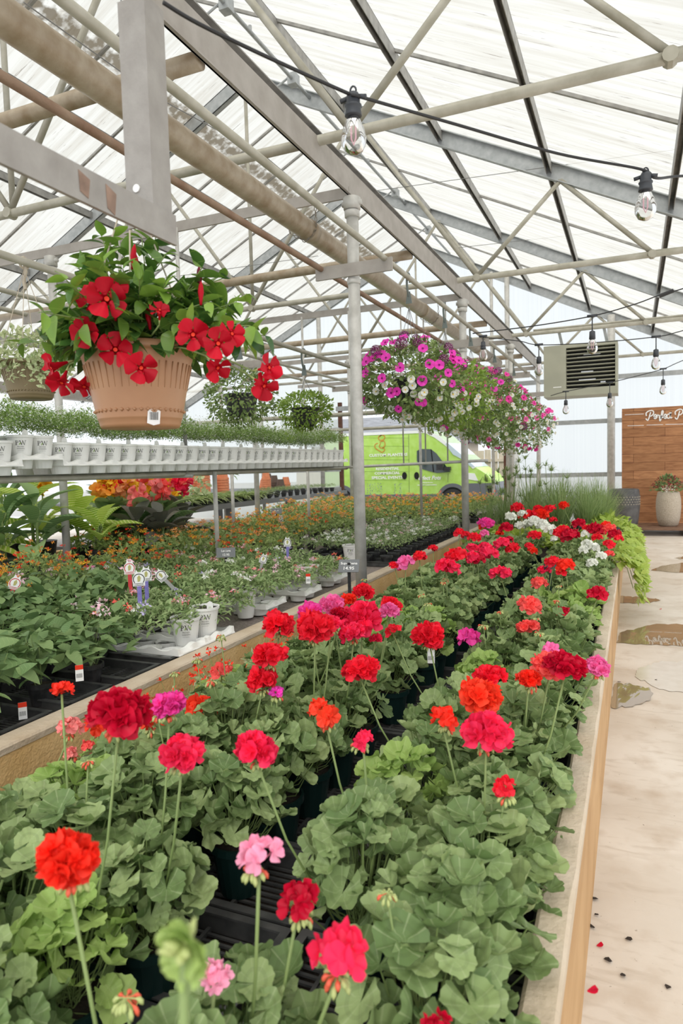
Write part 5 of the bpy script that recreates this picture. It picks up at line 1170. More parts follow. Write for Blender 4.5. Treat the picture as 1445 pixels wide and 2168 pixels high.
# wire hoop rising from pot
def P2L(px, py, Y): p = atY(px, py, Y); return np.array([p.x-MXc, p.y-MY, p.z-zb])
camL = np.array([-MXc, -MY, EYE-zb])
rs = RNG; RNG = random.Random(77)
m = MB()
# leaf sprays: stems from the pot up and outward, opposite pairs of leaves
stems = []
for i in range(64):
    a = U(0, 6.28); rho = U(.03, .13); base = np.array([rho*math.cos(a), rho*math.sin(a), BH-.01]); out = np.array([math.cos(a), math.sin(a), 0])
    L = U(.12, .30) if i % 3 else U(.08, .16); h = U(.2, 1.0); tipp = base+out*L*(1.15-h*.7)+np.array([0, 0, L*h*.85-.03*(1-h)]); stems.append((base, tipp))
for (px, py, Y) in ((215, 500, 1.5), (240, 500, 1.48), (330, 500, 1.55), (170, 560, 1.45), (350, 540, 1.5), (300, 505, 1.52), (425, 590, 1.5), (470, 590, 1.55), (500, 640, 1.5), (560, 710, 1.5), (120, 665, 1.45), (115, 690, 1.4), (150, 640, 1.45), (440, 640, 1.42), (530, 690, 1.45), (400, 610, 1.52), (260, 570, 1.4), (200, 540, 1.5), (345, 610, 1.4)):
    b = np.array([U(-.08, .08), U(-.08, .04), BH-.01]); stems.append((b, P2L(px, py, Y)))
for (b, tp) in stems:
    mid = b*.5+tp*.5+np.array([0, 0, .03]); m.tube([b, mid, tp], .0016, 5, mi=1, cap=False)
    Ln = np.linalg.norm(tp-b); n = max(2, int(Ln/.042))
    for k in range(n+1):
        f = .3+.7*k/n; p = b*(1-f)**2+2*f*(1-f)*mid+tp*f*f; ax = unit(tp-mid)
        for s in (1, -1):
            sd = unit(np.cross(ax, rdir()))*s; d = unit(sd+ax*U(.2, .7)+np.array([0, 0, U(-.1, .35)])); nn = unit(np.array([0, 0, 1.])+rdir()*.5)
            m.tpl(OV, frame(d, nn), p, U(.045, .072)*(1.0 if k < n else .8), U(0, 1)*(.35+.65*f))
for i in range(80):   # hanging dark lower leaves round the rim
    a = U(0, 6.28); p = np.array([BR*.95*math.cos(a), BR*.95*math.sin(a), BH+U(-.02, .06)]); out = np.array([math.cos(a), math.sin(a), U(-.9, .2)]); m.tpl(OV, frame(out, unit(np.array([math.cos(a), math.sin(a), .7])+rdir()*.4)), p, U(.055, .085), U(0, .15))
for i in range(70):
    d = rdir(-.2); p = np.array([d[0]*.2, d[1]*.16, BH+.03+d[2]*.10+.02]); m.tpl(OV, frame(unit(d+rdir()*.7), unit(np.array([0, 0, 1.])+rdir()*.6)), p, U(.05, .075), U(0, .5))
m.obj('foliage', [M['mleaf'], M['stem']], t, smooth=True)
def trumpet(seed):
    """trumpet flower facing +z, tube trailing to -z; slot0 petals slot1 tube"""
    r = random.Random(seed); m = MB()
    m.lathe([(.004, -.055), (.007, -.035), (.013, -.015), (.016, .0)], 10, mi=0)
    m.tube([(0, 0, -.085), (0, 0, -.055)], [.002, .004], 6, mi=1); m.lathe([(.006, -.002), (.0, -.004)], 8, mi=2)
    for k in range(5):
        a = 2*PI*k/5+r.uniform(-.12, .12); d = np.array([math.cos(a), math.sin(a), r.uniform(.0, .5)-.15]); nn = unit(np.array([0, 0, 1.])-d*.2+np.array([math.sin(a), -math.cos(a), 0])*.35)
        T = t_petal(seed*7+k, 1.12, .2, .12); m.tpl(T, frame(d, nn), np.array([math.cos(a)*.009, math.sin(a)*.009, -.002]), .040*r.uniform(.9, 1.1), r.random())
    return m.mesh('trumpet_flower', [M['p_mandevilla'], M['bud'], M['p_orangered']], smooth=True)
TF = [trumpet(i) for i in range(4)]
def aim(o, d, spin=0):
    q = Vector(d).to_track_quat('Z', 'Y'); o.rotation_euler = (q.to_matrix()@Matrix.Rotation(spin, 3, 'Z')).to_euler()
for i, (px, py, Y, sz, dx, dz) in enumerate(((244, 740, 1.33, 70, 0, .1), (299, 779, 1.31, 66, .25, -.1), (226, 632, 1.27, 84, .1, .2), (190, 628, 1.30, 62, -.6, .3), (182, 705, 1.29, 64, -.5, -.1), (408, 708, 1.33, 68, -.2, .2), (462, 727, 1.33, 66, .2, .1), (106, 778, 1.38, 66, -1.6, -.4), (130, 812, 1.36, 60, -.6, -1.2), (178, 820, 1.40, 56, -.3, -1.3), (462, 780, 1.36, 60, .9, -.9), (492, 706, 1.38, 58, .8, .3), (571, 778, 1.42, 58, 1.3, .2), (560, 818, 1.42, 60, 1.1, -.8), (338, 655, 1.33, 44, .1, 1.2), (246, 606, 1.30, 50, .4, .9))):
    p = P2L(px, py, Y); dep = np.dot(np.array([p[0]+MXc, p[1]+MY, p[2]+zb-EYE]), fw); sc = sz*dep/F/.094
    cd = unit(camL-p)+np.array([dx*.9, dx*.35, dz]); o = put('trumpet_flower', TF[i % 4], t, p.tolist(), 0, sc); aim(o, cd, U(0, 1.2))
    q = p-unit(cd)*.085*sc; stem_obj(t, (q[0]*.3, q[1]*.3, BH), q, .0022)
for i, (px, py, Y) in enumerate(((282, 545, 1.44), (425, 622, 1.42), (246, 655, 1.34), (422, 590, 1.5), (288, 560, 1.46), (314, 672, 1.4))):
    m = MB(); m.tube([(0, 0, -.03), (0, 0, -.012), (0, 0, .004), (0, 0, .022), (.001, 0, .034)], [.003, .005, .0075, .0055, .0008], 8); o = m.obj('flower_bud', M['p_mandevilla'] if i != 3 else M['p_maroon'], t, P2L(px, py, Y).tolist(), smooth=True); o.rotation_euler = (U(-.3, .3), U(-.3, .3), 0)
RNG = rs
# barcode sticker on the pot
m = MB(); c = P2L(362, 875, 1.36); a0 = math.atan2(c[1], c[0]); z0 = c[2]; f = (z0/BH-.12)/.68; Rr = BR*.70*1.05+(BR*.93-BR*.70*1.05)*f+.0022
def wrap(u, v): a = a0+u/Rr; return ((Rr+v*.12)*math.cos(a), (Rr+v*.12)*math.sin(a), z0+v)
P_ = [(-.017, -.014), (0, -.020), (.017, -.016), (.019, .018), (0, .022), (-.014, .020)]
m.add([wrap(u, v) for u, v in P_], [tuple(range(6))]); m.obj('barcode_sticker', M['offwhite'], t)
m = MB(); Rr += .0008; r = random.Random(4); u = -.010
while u < .012:
    wd = r.choice((.0006, .0011, .0016)); m.add([wrap(u, -.006), wrap(u+wd, -.006), wrap(u+wd, .014), wrap(u, .014)], [(0, 1, 2, 3)]); u += wd+r.choice((.0007, .0012))
m.obj('barcode_lines', M['ink'], t)

# generic basket with hook and strings
def hook_basket(name, label, x, y, zr, zc, R, pot, group, hookm=True, nst=4):
    """zr rail height, zc rim height of the pot"""
    t = thing(name, label, 'hanging basket', (x, y, zc), group=group); H = pot[1]
    if pot[2]: put('pot_body', basket_pot(pot[0], H, pot[2]), t, (0, 0, -H))
    ht = zr-zc
    if hookm:
        m = MB(); m.tube([(0, .045*math.cos(a), ht-.012+.045*math.sin(a)) for a in np.linspace(-.5, PI+.1, 9)]+[(0, -.047, ht-.06), (0, -.03, ht-.12), (0, 0, ht-.16)], .010, 8); m.prism([(-.012, ht-.12), (.012, ht-.12), (.028, ht-.22), (-.028, ht-.22)], 1, -.004, .004); m.obj('plastic_hook', M['hook'], t, smooth=False)
        a0 = .25
    else: a0 = .03
    for k in range(nst):
        a = .6+2*PI*k/nst; m = MB(); m.tube([(0, 0, ht-a0), (pot[0]*math.cos(a), pot[0]*math.sin(a), 0)], .0025, 4); m.obj('hanging_string', M['wire'] if hookm else M['string'], t)
    return t
def petunia_flower(seed, col, eye):
    r = random.Random(seed); m = MB(); m.lathe([(.002, -.03), (.004, -.012), (.008, 0)], 8, mi=0)
    for k in range(5):
        a = 2*PI*k/5; d = np.array([math.cos(a), math.sin(a), r.uniform(-.1, .25)]); m.tpl(t_petal(seed+k, 1.15, .1, .1), frame(d, (0, 0, 1)), (math.cos(a)*.004, math.sin(a)*.004, 0), .030*r.uniform(.92, 1.08), r.random())
    m.lathe([(.007, .003), (0, .002)], 8, mi=1)
    return m.mesh('petunia_flower', [M['p_'+col], eye], smooth=True)
PTF = {c: [petunia_flower(i*9, c, e) for i in range(2)] for c, e in (('hotpink', M['p_purple']), ('magenta', M['p_maroon']), ('white', M['p_yellow']), ('pink', M['p_maroon']))}
def spotball(seed):
    m = MB(); r = random.Random(seed)
    for k in range(46):
        pol = math.acos(1-1.5*(k+.5)/46); az = k*2.4; d = np.array([math.sin(pol)*math.cos(az), math.sin(pol)*math.sin(az), math.cos(pol)]); c = d*.044
        fr = frame(np.cross(d, [.2, .4, .8]), d)
        for q in range(5):
            a = 2*PI*q/5; dd = fr[:, 0]*math.cos(a)+fr[:, 1]*math.sin(a); m.tpl(SM, frame(dd, d), c, .013, r.random(), 0)
        m.tpl(SM, frame(fr[:, 0], d), c+d*.0025-fr[:, 0]*.004, .008, .5, 1)
    return m.mesh('verbena_head', [M['p_purple'], M['p_white']])
SB = [spotball(1), spotball(2)]
def ball_foliage(seed, n, A, B, C, tpl, sc, mats, zc=0.0, trail=20):
    global RNG
    r0 = RNG; RNG = random.Random(seed); m = MB()
    for i in range(n):
        d = rdir(); k = U(.45, 1.0)**.5; p = np.array([d[0]*A, d[1]*A, zc+d[2]*(B if d[2] > 0 else C)])*1.0; p = np.array([p[0]*k, p[1]*k, zc+(p[2]-zc)*k])
        mi = 0 if len(mats) == 1 or U(0, 1) < .75 else 1
        m.tpl(tpl, frame(unit(d+rdir()*.9), unit(d+np.array([0, 0, .6])+rdir()*.6)), p, U(.7, 1.2)*sc, U(0, 1), mi)
    for i in range(trail):
        a = U(0, 6.28); q = np.array([A*.9*math.cos(a), A*.9*math.sin(a), zc-C*.3]); L = int(U(4, 10))
        for k in range(L):
            q = q+np.array([U(-.012, .012), U(-.012, .012), -.025]); m.tpl(tpl, frame(unit(rdir()+np.array([0, 0, -.5])), unit(np.array([math.cos(a), math.sin(a), .4])+rdir()*.4)), q, sc*U(.6, .9), U(0, 1), 0)
    me = m.mesh('foliage', mats, smooth=True); RNG = r0; return me
GB = 'petunia baskets along the hanging rail'
specs = [  # y, centre dz above eye, A, B, C, flowers, label, leaves
 (5.65, .74, .47, .36, .36, [('hotpink', 34), ('white', 16), ('spot', 9)], 'nearest petunia basket, hot pink above white blooms, right beside the first post', ['petleaf']),
 (6.85, .76, .50, .32, .44, [('white', 44), ('hotpink', 10), ('spot', 4)], 'second petunia basket from the near end, lime green foliage with white blooms', ['petleaf2', 'petleaf']),
 (8.05, .78, .56, .36, .50, [('magenta', 26), ('hotpink', 18), ('white', 34), ('spot', 14)], 'third petunia basket from the near end, pink and purple mix', ['petleaf']),
 (9.55, .72, .60, .36, .50, [('magenta', 34), ('pink', 12), ('white', 44), ('spot', 6)], 'fourth petunia basket from the near end, rose over white', ['petleaf']),
 (11.2, .64, .64, .36, .52, [('white', 50), ('magenta', 24), ('pink', 20)], 'farthest petunia basket, mostly white with some pink', ['petleaf', 'verbleaf'])]
R9 = random.Random(5)
for bi, (y, dz, A, Bz, Cz, fl_, lb, lv) in enumerate(specs):
    t = hook_basket('petunia_basket', lb, -1.76, y, EYE+1.585, EYE+dz-.02, A, (.16, .20, M['dark']), GB)
    put('foliage', ball_foliage(800+bi, 2600, A*.98, Bz*.95, Cz*.95, OV1, .056, [M[q] for q in lv], 0, 22), t)
    tot = 0
    for c, n in fl_:
        n = int(n*1.35) if c != 'spot' else n
        for k in range(n):
            # most blooms on the side and top that faces the aisle
            while True:
                d = np.array([R9.gauss(0, 1), R9.gauss(-.5, 1), R9.gauss(.1, 1)]); d = unit(d)
                if d[1] < .6: break
            if c == 'white' and bi == 0 and d[2] > .1: d[2] = -abs(d[2]); 
            if c in ('hotpink', 'spot') and bi in (0, 2) and d[2] < -.1 and R9.random() < .75: d[2] = abs(d[2])
            if c == 'white' and bi > 0 and d[2] > .1 and R9.random() < .8: d[2] *= -1
            if c != 'white' and bi > 1 and d[2] < -.2 and R9.random() < .6: d[2] *= -1
            d = unit(d); p = np.array([d[0]*A, d[1]*A, d[2]*(Bz if d[2] > 0 else Cz)])*R9.uniform(.93, 1.06)
            me = R9.choice(SB) if c == 'spot' else R9.choice(PTF[c])
            o = put('verbena_head' if c == 'spot' else 'petunia_flower', me, t, p.tolist(), 0, R9.uniform(.85, 1.15) if c == 'spot' else (R9.uniform(1.0, 1.35) if c != 'white' else R9.uniform(.8, 1.0)))
            if c == 'spot': o['label'] = 'purple flower ball with white spots'
            dd = d+np.array([0, -.5, .15]); aim(o, dd, R9.uniform(0, 6))
    m = MB()
    for k in range(150):
        d = rdir(); 
        if d[1] > .7: continue
        p = np.array([d[0]*A, d[1]*A, d[2]*(Bz if d[2] > 0 else Cz)])*U(.95, 1.1); m.tpl(SM, frame(rdir(), d), p, U(.012, .022), U(0, 1), 0 if U(0, 1) < .6 else 1)
    o = m.obj('small_blooms', [M['p_white'], M['p_magenta' if bi > 1 else 'p_palepink']], t); o['kind'] = 'stuff'
# variegated basket on the left
t = hook_basket('variegated_basket', 'olive hanging pot of cream edged leaves at the left edge', -2.92, 2.68, EYE+1.10, EYE+.585, .2, (.150, .19, M['olive']), None, False, 4)
put('pot_beading', beads(.150, .19, M['olive']), t, (0, 0, -.19))
put('foliage', ball_foliage(850, 900, .24, .14, .08, OV1, .042, [M['varleaf']], .03, 8), t)
m = MB(); m.tube([(0, 0, .515), (.012, 0, .47), (-.01, 0, .42), (0, 0, .38)], .008, 6); m.tube([(0, .03*math.cos(a), .515+.03*math.sin(a)) for a in np.linspace(0, 2*PI, 9)], .007, 6); m.obj('string_knot', M['string'], t)
# trailing bits
m = MB(); R5 = random.Random(3)
for k in range(26): m.tpl(OV1, frame(unit([R5.uniform(-1, 1), R5.uniform(-1, .2), R5.uniform(-1, .3)]), unit([R5.uniform(-1, 1), -1, .5])), (.05+R5.uniform(-.03, .05), -.155, -.02-R5.random()*.09), .022, R5.random())
for k in range(120): a = R5.uniform(-.9, .5); q = R5.random(); m.tpl(OV1, frame(unit([math.cos(a)+R5.uniform(-.6, .6), R5.uniform(-1, 1), R5.uniform(-1, .6)]), unit([R5.uniform(-.4, 1), -1, .5])), (.19*math.cos(a)+R5.uniform(-.02, .03), .19*math.sin(a), .03-q*.17), .036, R5.random())
m.obj('trailing_stems', M['varleaf'], t)
# green trailing baskets beyond
for i, (y, A, B_, C_, lb) in enumerate(((4.78, .30, .20, .26, 'nearer green trailing basket behind the big tan pot, with dangling leaves'), (5.95, .27, .16, .22, 'farther green trailing basket sprinkled with small white flowers'))):
    t = hook_basket('green_basket', lb, -2.92, y, EYE+1.10, EYE+(.60, .57)[i], A, (.14, .18, M['dark']), 'green trailing baskets', True, 3)
    put('foliage', ball_foliage(860+i, 1500, A, B_, C_, OV1, .04, [M['petleaf'] if i == 0 else M['petleaf2']], 0, 16), t)
    o = put('tiny_blooms', dots(870+i, 26, A, .05, -.08+.1*i, .012, ['white', 'peach'], flat=1.5), t); o['kind'] = 'stuff'

# ================================================================ CANNAS
CL = t_oval(8, .52, .35, .45, .55); CL2 = t_oval(8, .46, .25, .8, .55)
def canna(seed, lm, H, nl=7, sc=.42, fcol=None, label='', loc=(0, 0, 0), rot=0):
    global RNG
    r0 = RNG; RNG = random.Random(seed); t = thing('canna_lily', label, 'canna plant', loc, rot, 'canna lilies on the left')
    m = MB(); m.lathe([(0, 0), (.10, 0), (.135, .24), (.14, .25), (.12, .24), (0, .22)], 20); m.obj('pot', M['dark'], t)
    m = MB(); m.tube([(0, 0, .22), (.01, 0, H*.6), (0, .01, H)], [.018, .014, .006], 8); m.obj('stalk', M['stem'], t, smooth=True)
    for k in range(nl):
        f = (k+.5)/nl; a = k*2.5+U(-.4, .4); z = .25+(H-.3)*f*(.5 if fcol else .85); out = np.array([math.cos(a), math.sin(a), 0]); d = unit(out*(1-.45*f)+np.array([0, 0, .55+.9*f])); nn = unit(np.array([0, 0, 1.])*.8-out*.5+rdir()*.25)
        m = MB(); p = np.array([0, 0, z]); q = p+d*(.10 if not fcol else .04); m.tube([p, q], .006, 5, mi=1); R = frame(d, nn); T = CL if k % 2 else CL2; V = T[0].copy(); V[:, 2] -= 0
        m.tpl((V, T[1], T[2]), R, q, sc*U(.8, 1.15)*(1-.25*f), U(0, 1)); m.obj('leaf', [M[lm], M['stem']], t, smooth=True)
    if fcol:
        m = MB(); mats = [M['p_'+c] for c in fcol]
        for k in range(16):
            c = np.array([U(-.10, .10), U(-.10, .10), H+.03+U(-.10, .12)])
            mi = RNG.randrange(len(mats))
            for q in range(5): d = rdir(-.2); m.tpl(PT[q], frame(d, rdir()), c, U(.065, .095), U(0, 1), mi)
        m.obj('flower_spike', mats, t, smooth=True)
    RNG = r0; return t
cdat = [(-5.55, 4.2, 'canstripe', 1.0, None, 'striped canna at the far left edge with yellow green leaves'), (-5.9, 4.75, 'canstripe', 1.08, ('yellow',), 'striped canna with a yellow bud touching the shelf, left of the grey post'), (-5.35, 4.5, 'cangreen', .72, None, 'broad green canna low at the left of the grey post'), (-5.75, 5.2, 'canstripe', 1.05, None, 'tall striped canna directly left of the grey post'),
        (-5.2, 4.75, 'cangreen', .78, None, 'upright green canna with one bright leaf before the post'), (-6.1, 4.3, 'cangreen', .9, None, 'dark green canna behind at the left edge'), (-5.45, 5.5, 'canstripe', .66, None, 'large striped canna directly right of the grey post'), (-5.05, 5.4, 'canstripe', .50, None, 'drooping striped canna lower right of the grey post'),
        (-4.95, 5.85, 'candark', .50, None, 'bronze leaved canna to the right of the striped ones'), (-4.72, 6.0, 'candark', .52, None, 'bronze canna with sprawling leaves nearest the lantanas'), (-5.55, 6.2, 'cangreen', .84, ('red',), 'canna with a scarlet flower spike above yellow ones'),
        (-5.55, 6.05, 'cangreen', .80, ('yellow', 'yellow', 'orange'), 'green canna with large yellow flowers, left of the pair'), (-5.4, 6.25, 'cangreen', .82, ('yellow', 'peach'), 'green canna with yellow flowers in the middle of the flowering group'), (-5.25, 6.45, 'cangreen', .84, ('yellow', 'yellow', 'coral'), 'green canna with yellow and coral flowers'), (-5.0, 6.35, 'cangreen', .78, ('coral', 'salmon'), 'green canna with coral pink flowers'), (-5.0, 6.75, 'candark', .82, ('rose', 'coral'), 'bronze canna with deep pink flowers at the right end'), (-5.15, 6.15, 'cangreen', .68, ('salmon',), 'short canna with a salmon flower in front'),
        (-6.2, 6.9, 'cangreen', .75, None, 'green canna behind the flowering group'), (-6.35, 5.9, 'canstripe', .85, ('yellow', 'yellow'), 'striped canna with yellow flowers behind the post'), (-5.8, 6.7, 'cangreen', .80, ('yellow', 'orange'), 'green canna with golden flowers at the back'), (-5.35, 6.9, 'cangreen', .78, ('yellow', 'yellow', 'peach'), 'green canna with pale yellow flowers under the shelf'),
        (-6.6, 5.6, 'cangreen', .95, None, 'dark canna behind the striped group'), (-6.5, 4.6, 'cangreen', .9, None, 'broad green canna at the back of the far left corner'), (-6.3, 5.0, 'canstripe', .95, None, 'striped canna at the back of the left group')]
for i, (x, y, lm, H, fc, lb) in enumerate(cdat): canna(900+i, lm, H, 10, .44 if lm != 'candark' else .36, fc, lb, (x, y, .42), i*1.3)

# ================================================================ BACK BENCH WITH POTS AND STRAP PLANTS
BZ = .80
t = thing('plant_bench', 'long grey plastic bench running behind the lantanas', 'bench', (0, 0, 0))
m = MB(); m.box((-8.3, 8.2, BZ-.05), (-7.0, 18.0-1.4, BZ)); m.box((-7.02, 8.2, BZ-.09), (-6.98, 16.6, BZ+.01)); m.obj('bench_top', M['slate'], t)
for y in (8.4, 11, 13.6, 16.2):
    m = MB(); m.box((-7.15, y, 0), (-7.05, y+.1, BZ-.05)); m.obj('leg', M['slate'], t)
t = thing('plant_bench', 'higher back bench holding terracotta pot stacks', 'bench', (0, 0, 0))
m = MB(); m.box((-11.6, 9.5, .82), (-8.5, 16.6, .88)); m.obj('bench_top', M['slate'], t)
for y in (9.7, 13, 16.3):
    m = MB(); m.box((-8.7, y, 0), (-8.6, y+.1, .82)); m.obj('leg', M['slate'], t)
def strap(seed, lm, R=.2, H=.2, n=46):
    global RNG
    r0 = RNG; RNG = random.Random(seed); m = MB()
    for i in range(n):
        a = U(0, 6.28); out = np.array([math.cos(a), math.sin(a), U(.5, 1.6)]); m.tpl(STRAP, frame(unit(out), unit(np.array([0, 0, 1.])-out*.3)), (0, 0, .09), U(.7, 1.15)*R*1.3, U(0, 1))
    me = m.mesh('foliage', M[lm], smooth=True); RNG = r0; return me
SP = [strap(950+i, 'spider') for i in range(3)]; CH = [bush(960+i, 60, .16, .14, OV, .11, M['chart'], .08, .3, .5) for i in range(2)]
y = 8.4; k = 0
while y < 16.2:
    for j in range(3):
        x = -7.15-j*.34; kind = 'chart' if y < 9.6 else ('sp' if y < 12.4 else 'lo')
        if kind == 'chart': place('foliage_plant', f'chartreuse leafed plant, {nth(j)} from the front in the {nth(k)} row of the bench', 'potted plant', 'leafy pots on the long bench', (x, y, BZ), RNG.choice(CH), None, POTB)
        elif kind == 'sp': place('spider_plant', f'cream striped strap leaf plant, {nth(j)} from the front in the {nth(k)} row of the bench', 'potted plant', 'strap leaf plants on the long bench', (x, y, BZ), RNG.choice(SP), None, POTB)
        else: place('small_herb', f'small grey green herb pot, {nth(j)} from the front in the {nth(k)} row of the bench', 'potted plant', 'herb pots on the far bench end', (x, y, BZ), RNG.choice(WF), None, POTB, sc=.8)
    y += .33; k += 1
place('caladium', 'large pale variegated plant among the strap leaf plants', 'potted plant', None, (-7.5, 10.6, BZ+.02), ball_foliage(970, 60, .2, .3, .1, OV, .14, [M['varleaf']], .25, 2), None, POT)
place('tall_vine_plant', 'slim tall dark leaved plant standing on the long bench', 'potted plant', None, (-8.0, 12.6, BZ), bush(971, 30, .06, .75, OV, .13, M['mleaf'], .1, 0), None, POT)
TP = MB(); TP.lathe([(0, 0), (.085, 0), (.115, .17), (.13, .172), (.135, .22), (.125, .22), (.11, .18), (0, .17)], 24); TPOT = TP.mesh('pot_body', M['terr'])
TPB = TPOT.copy(); TPB.materials.clear(); TPB.materials.append(M['terrbrown'])
def stack(x, y, n, me, label, sc=1, cat='pot', grp='stacked pots on the back bench'):
    for i in range(n):
        o = put('terracotta_pot' if me is TPOT else 'plastic_pot', me, None, (x, y, .88+.055*i*sc+.22*sc), 0, sc); o.rotation_euler = (PI, 0, i*.7)
        tag(o, f'{label}, {("lowest" if i == 0 else "topmost" if i == n-1 else nth(i)+" from the bottom")}', cat, grp)
q = 0
for (x, y) in ((-10.6, 12.1), (-10.1, 12.3), (-9.7, 12.5), (-9.35, 12.6), (-10.9, 12.8), (-10.3, 13.0), (-9.9, 13.3), (-9.3, 13.2), (-8.95, 12.9), (-8.9, 13.6)):
    stack(x, y, 6+q % 3, TPOT, f'upturned orange pot in the {nth(q)} tall stack from the left', 1.15); q += 1
for (x, y, n, me) in ((-8.75, 15.4, 6, TPOT), (-8.65, 16.3, 3, TPOT), (-8.9, 16.1, 4, TPB), (-9.2, 16.3, 5, TPB), (-8.6, 15.9, 2, TPB), (-9.0, 15.7, 2, TPOT)):
    stack(x, y, n, me, f'{"orange" if me is TPOT else "brown"} pot in the {nth(q)} stack from the left', .95); q += 1

# ================================================================ GRASSES, PAPYRUS, VINES
def grass(seed, n, H, spread):
    global RNG
    r0 = RNG; RNG = random.Random(seed); m = MB()
    T = t_oval(6, .028, .3, .0, veins=False)
    for i in range(n):
        a = U(0, 6.28); lean = U(.1, 1)*spread; h = H*U(.6, 1.05); b = np.array([U(-.06, .06), U(-.06, .06), .1]); dr = np.array([math.cos(a), math.sin(a), 0]); sd = np.array([-dr[1], dr[0], 0]); wd = U(.003, .005); V = []
        for k in range(6):
            f = k/5; p = b+dr*lean*h*(f**1.8)+np.array([0, 0, h*(f-.38*lean*f**3)]); ww = wd*(1-f**2*.9); V += [p-sd*ww, p+sd*ww]
        m.add(V, [(2*k, 2*k+1, 2*k+3, 2*k+2) for k in range(5)], [(.3, k/5) for k in range(6) for _ in (0, 1)], U(0, 1))
    me = m.mesh('blades', M['grass']); RNG = r0; return me
GR = [grass(1000+i, 330, .82, .62) for i in range(3)]
gi = 0
for (x, y, s) in ((-1.15, 8.95, .95), (-.85, 9.0, 1.0), (-.55, 9.15, .95), (-1.45, 9.1, .85), (-1.75, 9.0, .8), (-1.0, 9.7, 1.1), (-.65, 9.9, 1.1), (-1.35, 9.9, 1.05), (-.4, 9.6, .9), (-1.7, 9.8, .9), (-.5, 10.6, 1.1), (-.95, 10.6, 1.15), (-1.4, 10.8, 1.1), (-.35, 10.3, .95)):
    t = thing('ornamental_grass', f'arching green grass clump, {nth(gi)} of the group behind the geraniums', 'grass plant', (x, y, .28), U(0, 6), 'ornamental grasses at the bed end'); put('pot', POT, t); put('blades', GR[gi % 3], t, sc=s); gi += 1
def papyrus(seed, H, ns):
    global RNG
    r0 = RNG; RNG = random.Random(seed); m = MB()
    for i in range(ns):
        a = U(0, 6.28); l = U(.02, .22); h = H*U(.6, 1); tp = np.array([l*math.cos(a), l*math.sin(a), h]); m.tube([(0, 0, .1), tp*.5+np.array([0, 0, .05]), tp], [.005, .004, .003], 5, mi=1)
        for k in range(26):
            d = unit(rdir(-.15)+np.array([0, 0, .25])); q = tp+d*U(.08, .15); sd = unit(np.cross(d, [0, 0, 1.]))*.004; dn = np.array([0, 0, -.03]); m.add([tp-sd, tp+sd, (tp+q)/2+sd, (tp+q)/2-sd, q+dn+sd*.3, q+dn-sd*.3], [(0, 1, 2, 3), (3, 2, 4, 5)], rnd=U(0, 1))
    me = m.mesh('umbrella_stems', [M['grass'], M['stem']]); RNG = r0; return me
for i, (x, y, H, n) in enumerate(((-1.55, 9.0, 1.12, 9), (-1.25, 9.05, 1.33, 8), (-1.85, 9.4, .95, 9), (-1.0, 9.3, 1.18, 6), (-1.6, 9.9, 1.2, 7))):
    t = thing('papyrus', f'umbrella papyrus with radiating tops, {nth(i)} of the clumps before the end wall', 'potted plant', (x, y, .28), U(0, 6), 'papyrus clumps'); put('pot', POT, t); put('umbrella_stems', papyrus(1050+i, H, n), t)
HB = (np.array([(0, 0, 0), (-.5, .12, .05), (-.42, .5, .0), (0, .62, .08), (.42, .5, 0), (.5, .12, .05), (0, 1.05, -.12), (-.22, .75, 0), (.22, .75, 0)]), [(0, 3, 2, 1), (0, 5, 4, 3), (3, 8, 6, 7), (2, 3, 7), (3, 4, 8)], np.array([(.5, 0), (.1, .5), (.2, .8), (.5, .6), (.8, .8), (.9, .5), (.5, 1), (.35, .8), (.65, .8)]))
VN = [bush(1100+i, 120, .24, .22, HB, .075, M['limeleaf'], .14, .5, .3) for i in range(3)]; VNB = bush(1110, 110, .22, .16, HB, .07, M['blackleaf'], .14, .5, .3)
vi = 0
for (x, y, dk) in ((-1.55, 7.75, 0), (-1.25, 7.7, 0), (-.95, 7.6, 0), (-.65, 7.7, 0), (-.38, 7.5, 0), (-.30, 7.1, 0), (-.3, 7.9, 0), (-1.1, 8.1, 0), (-.8, 8.15, 0), (-.5, 8.15, 0), (-.28, 8.35, 1), (-.55, 8.6, 1), (-.28, 8.75, 0), (-.3, 9.2, 0), (-.3, 6.75, 0), (-.27, 8.05, 1), (-.28, 9.7, 0), (-1.45, 8.2, 0)):
    place('sweet_potato_vine', (f'near black trailing vine, {nth(vi)} of the vine plants past the geraniums' if dk else f'lime green trailing vine, {nth(vi)} of the vine plants past the geraniums'), 'vine plant', 'trailing vines past the geraniums', (x, y, .285), VNB if dk else RNG.choice(VN), None, POTB, sc=(1.05, 1.05, 1.25 if y > 8.3 else 1.05)); vi += 1
# curtain of vine spilling over the wall
for i, (y, dz, n) in enumerate(((6.35, .36, 60), (6.8, .30, 70), (7.3, .26, 60), (7.9, .22, 60), (8.6, .2, 50), (9.4, .2, 50))):
    r0 = RNG; RNG = random.Random(1200+i); m = MB()
    for k in range(n*2):
        s = U(0, 1); x = -.16+.20*min(1, s*1.8)+U(-.03, .05); z = .62-.10*s-max(0, s-.35)*dz*1.1+U(-.03, .03)
        m.tpl(HB, frame(unit([U(.1, 1), U(-.7, .5), U(-1, .2)]), unit([U(.2, 1), U(-.6, .2), U(.3, 1)])), (x, U(-.22, .22), z), U(.055, .085), U(0, 1))
    m.tube([(-.3, 0, .45), (-.15, 0, .56), (-.05, -.02, .5), (.0, 0, .32)], .003, 4, mi=1)
    RNG = r0; tag(m.obj('vine_spray', [M['limeleaf'], M['stem']], loc=(0, y, 0)), f'lime vine spray spilling over the aisle wall, {nth(i)} from the camera', 'vine', 'vine sprays over the wall')
